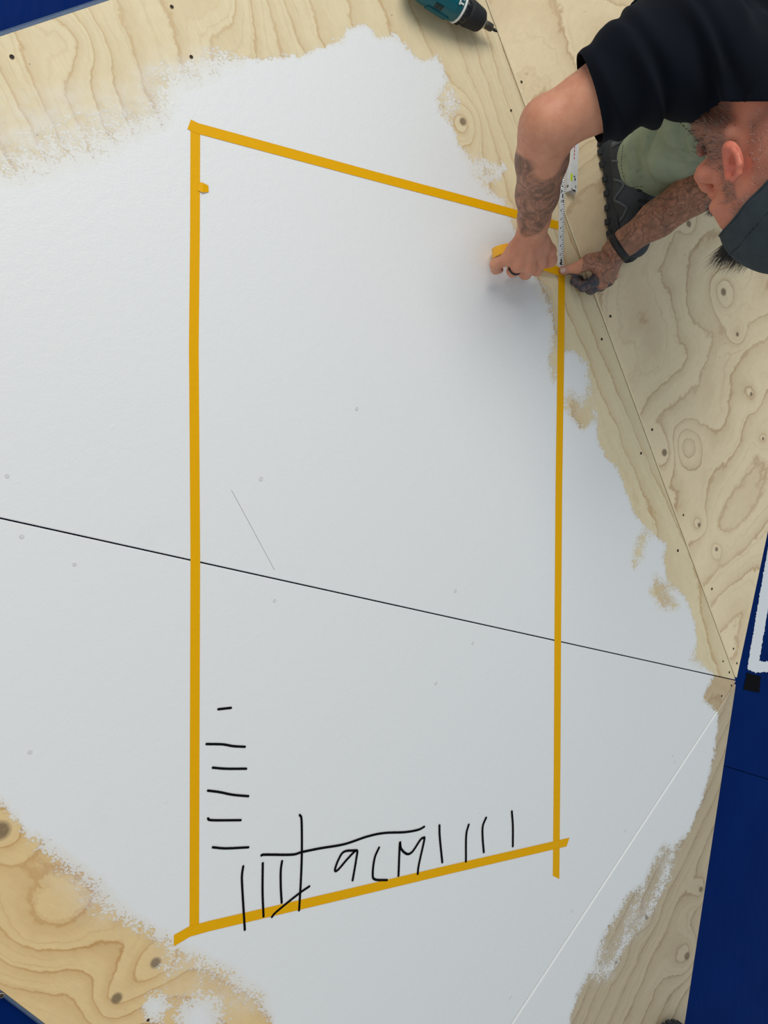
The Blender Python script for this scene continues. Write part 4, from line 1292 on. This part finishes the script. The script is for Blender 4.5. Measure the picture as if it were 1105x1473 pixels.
# --- work shoes
M_sole = plain('black_rubber_sole', srgb(44, 48, 53), .8, noise_scale=200, var=.2)
M_upper = plain('slate_mesh_upper', srgb(50, 56, 63), .7, noise_scale=500, var=.25, bump=.3)
M_over = plain('grey_overlay', srgb(82, 88, 95), .6, noise_scale=300, var=.12)
M_lace = plain('dark_lace', srgb(34, 36, 40), .8)
OUT = [(0, .036), (.03, .040), (.08, .037), (.13, .038), (.18, .046), (.22, .049), (.255, .042), (.28, .025), (.287, 0)]
def shoe(parent, heel, toe, mirror=1):
    heel = np.asarray(heel, float); toe = np.asarray(toe, float)
    ax = unit(toe - heel); z = np.array([0, 0, 1.0]); sd = np.cross(z, ax) * mirror; L = np.linalg.norm(toe - heel) / .287
    def q(x, y, h): return heel + (ax * x + sd * y) * L + z * h
    # sole outline with a waist
    ol = [(-.008, 0), (-.006, .020), (.006, .032), (.04, .037), (.09, .034), (.13, .037), (.18, .046), (.22, .049), (.25, .043), (.275, .027), (.287, .004)]
    inn = [(.28, -.014), (.262, -.030), (.23, -.040), (.19, -.041), (.14, -.033), (.09, -.030), (.04, -.034), (.006, -.030), (-.006, -.018)]
    ring = [np.array(p) for p in ol + inn]
    ring = catmull(ring + [ring[0]], 3)[:-1]
    V_, F_ = [], []
    lv = [(0.006, .94), (.006, 1.0), (.020, 1.02), (.030, 1.0), (.036, .94), (.036, .6)]
    c0 = np.array([.14, .003])
    for h, s_ in lv:
        for p in ring:
            pp = c0 + (p - c0) * (1 + (s_ - 1) * .9); hh = h + (.010 * sstep(p[0], .2, .29) if h > .0 else 0)
            V_.append(q(pp[0], pp[1], hh))
    n = len(ring)
    for i in range(len(lv) - 1):
        for k in range(n): F_.append((i * n + k, i * n + (k + 1) % n, (i + 1) * n + (k + 1) % n, (i + 1) * n + k))
    F_.append(tuple(range(n))[::-1]); F_.append(tuple((len(lv) - 1) * n + k for k in range(n)))
    so = mesh('shoe', V_, F_, M_sole, parent, False)
    so['label'] = 'dark rubber soled work shoe'
    for i in range(0, n, 2):                       # tread lugs wrapping up the side
        p = ring[i]; t_ = unit(ring[(i + 1) % n] - ring[i - 1]); nn = np.array([t_[1], -t_[0]])
        if (p - c0) @ nn < 0: nn = -nn
        cen = q(*(p + nn * .0010), .0115 + .010 * sstep(p[0], .2, .29)); tx = unit(ax * t_[0] + sd * t_[1]); nx_ = unit(ax * nn[0] + sd * nn[1])
        v, f = box(cen - z * .003, tx, nx_, z, .0125, .006, .013); mesh('tread_lug', v, f, M_sole, so)
    U = Field(np.minimum(heel, toe) - .09, np.maximum(heel, toe) + np.array([.09, .09, .16]), .004)
    fr = (ax, sd, z)
    def c(x, y, h): return q(x, y, h)
    U.cone(c(.035, 0, .050), c(.15, .004, .050), .034, .040, .02, flat=z, fs=.8)
    U.cone(c(.15, .004, .045), c(.235, .004, .040), .043, .036, .02, flat=z, fs=1.25)
    U.ell(c(.245, .003, .040), fr, (.040, .038, .028), .02)
    U.cone(c(.045, 0, .06), c(.045, 0, .098), .036, .038, .02)
    U.cone(c(.06, 0, .09), c(.15, .003, .068), .034, .030, .03)
    U.carve(c(.05, 0, .135), fr, (.032, .026, .03), .006)
    UV, UQ = U.surface(); UV = smooth_mesh(UV, UQ, 3)
    fl_ = UV[:, 2] < .03; UV[fl_, 2] = .03
    up_ = fast_mesh('upper', UV, UQ, M_upper, so)
    uN = vert_normals(UV, UQ)
    def onu(x, y, h):
        g = c(x, y, h); i = int(np.argmin(np.linalg.norm(UV - g, axis=1))); return UV[i] + uN[i] * .001, uN[i]
    # chevron overlays on the flank and toe cap, laces
    def strip(pts, w, mat_, nm):
        P3 = [onu(*p) for p in catmull([np.array(p) for p in pts], 6)]
        VV, FF = [], []
        for i, (p, nn) in enumerate(P3):
            t_ = unit(P3[min(i + 1, len(P3) - 1)][0] - P3[max(i - 1, 0)][0] + 1e-6); s_ = unit(np.cross(nn, t_)) * w / 2
            VV += [p - s_ - nn * .001, p - s_ + nn * .0012, p + s_ + nn * .0012, p + s_ - nn * .001]
        for i in range(len(P3) - 1):
            for k in range(4): FF.append((i * 4 + k, i * 4 + (k + 1) % 4, i * 4 + 4 + (k + 1) % 4, i * 4 + 4 + k))
        mesh(nm, VV, FF, mat_, so, True)
    for sy in (-1, 1):
        strip([(.03, sy * .036, .05), (.03, sy * .036, .085)], .012, M_over, 'overlay')
        strip([(.10, sy * .036, .04), (.125, sy * .034, .07), (.15, sy * .04, .04)], .005, M_over, 'overlay')
        strip([(.15, sy * .04, .04), (.175, sy * .034, .065), (.20, sy * .042, .04)], .005, M_over, 'overlay')
        strip([(.06, sy * .036, .045), (.08, sy * .034, .08)], .005, M_over, 'overlay')
    strip([(.215, .045, .045), (.245, .03, .06), (.255, .003, .062), (.245, -.026, .06), (.215, -.036, .045)], .006, M_over, 'toe_band')
    for x in (.125, .145, .165, .185):
        strip([(x, -.018, .085), (x + .004, .003, .09), (x, .022, .085)], .006, M_lace, 'lace')
    strip([(-.002, 0, .07), (.0, 0, .10)], .012, M_lace, 'pull_tab')
    return so
heelp = P(873, 204, 0); toep = P(896, 378, 0)
heelp[2] = toep[2] = 0
ribbon('heel_loop', [P(914, 170, .105), P(920, 176, .112), P(931, 189, .105)], .010, M_lace, PERSON, th=.002)
shoe(PERSON, heelp, toep, 1)
shoe(PERSON, (1.60, 1.60, 0), (1.57, 1.32, 0), -1)

# --- roll of tape under the right hand and the strip being laid
def tape_roll():
    R0 = empty('tape_roll')
    tag(R0, 'roll of yellow tape gripped in the right hand, its end being pressed down', 'tape roll')
    c = P(733, 362, .0375); axd = unit(P(738, 392, .046) - P(734, 352, .046)); axd[2] = 0; axd = unit(axd)
    ro, ri, w = .0365, .030, .019
    x = np.array([0, 0, 1.0]); y = np.cross(axd, x)
    def band(r1, r0, hw, n=56):
        V_, F_ = [], []
        for i in range(n):
            t = 2 * math.pi * i / n; d = x * math.cos(t) + y * math.sin(t)
            for r, h in ((r1, hw), (r1, -hw), (r0, -hw), (r0, hw)): V_.append(c + d * r + axd * h)
        for i in range(n):
            for k in range(4): F_.append((i * 4 + k, i * 4 + (k + 1) % 4, ((i + 1) % n) * 4 + (k + 1) % 4, ((i + 1) % n) * 4 + k))
        return V_, F_
    v, f = band(ro, ri + .001, w / 2); mesh('wound_tape', v, f, M_tape_solid, R0, False)
    v, f = band(ri + .001, ri - .001, w / 2 - .0005); mesh('cardboard_core', v, f, plain('cardboard', srgb(170, 140, 100), .8), R0)
    # free end runs from under the roll to the thumb
    s = c + np.array([0, 0, -ro + .0015]); e = P(811, 393, .0009)
    d = e - s
    pts = [s + d * t + np.array([0, 0, .010 * math.sin(math.pi * t)]) for t in np.linspace(0, 1, 14)]
    ribbon('free_end', pts, .019, M_tape, R0)
    return R0
tsol = NT('yellow_tape_roll'); tf = tsol.noise(tsol.obj(), 200, 3)
tsol.set(Base_Color=tsol.mix(tf, srgb(240, 170, 10), srgb(255, 188, 30)), Roughness=.5)
M_tape_solid = tsol.mat
tape_roll()

# --- a second shoe just showing at the lower edge
bs = shoe(None, P(1010, 1640, 0) * np.array([1, 1, 0]), P(949, 1468, 0) * np.array([1, 1, 0]), 1)
tag(bs, 'dark grey rounded toe peeking in at the bottom edge of the plywood', 'shoe')
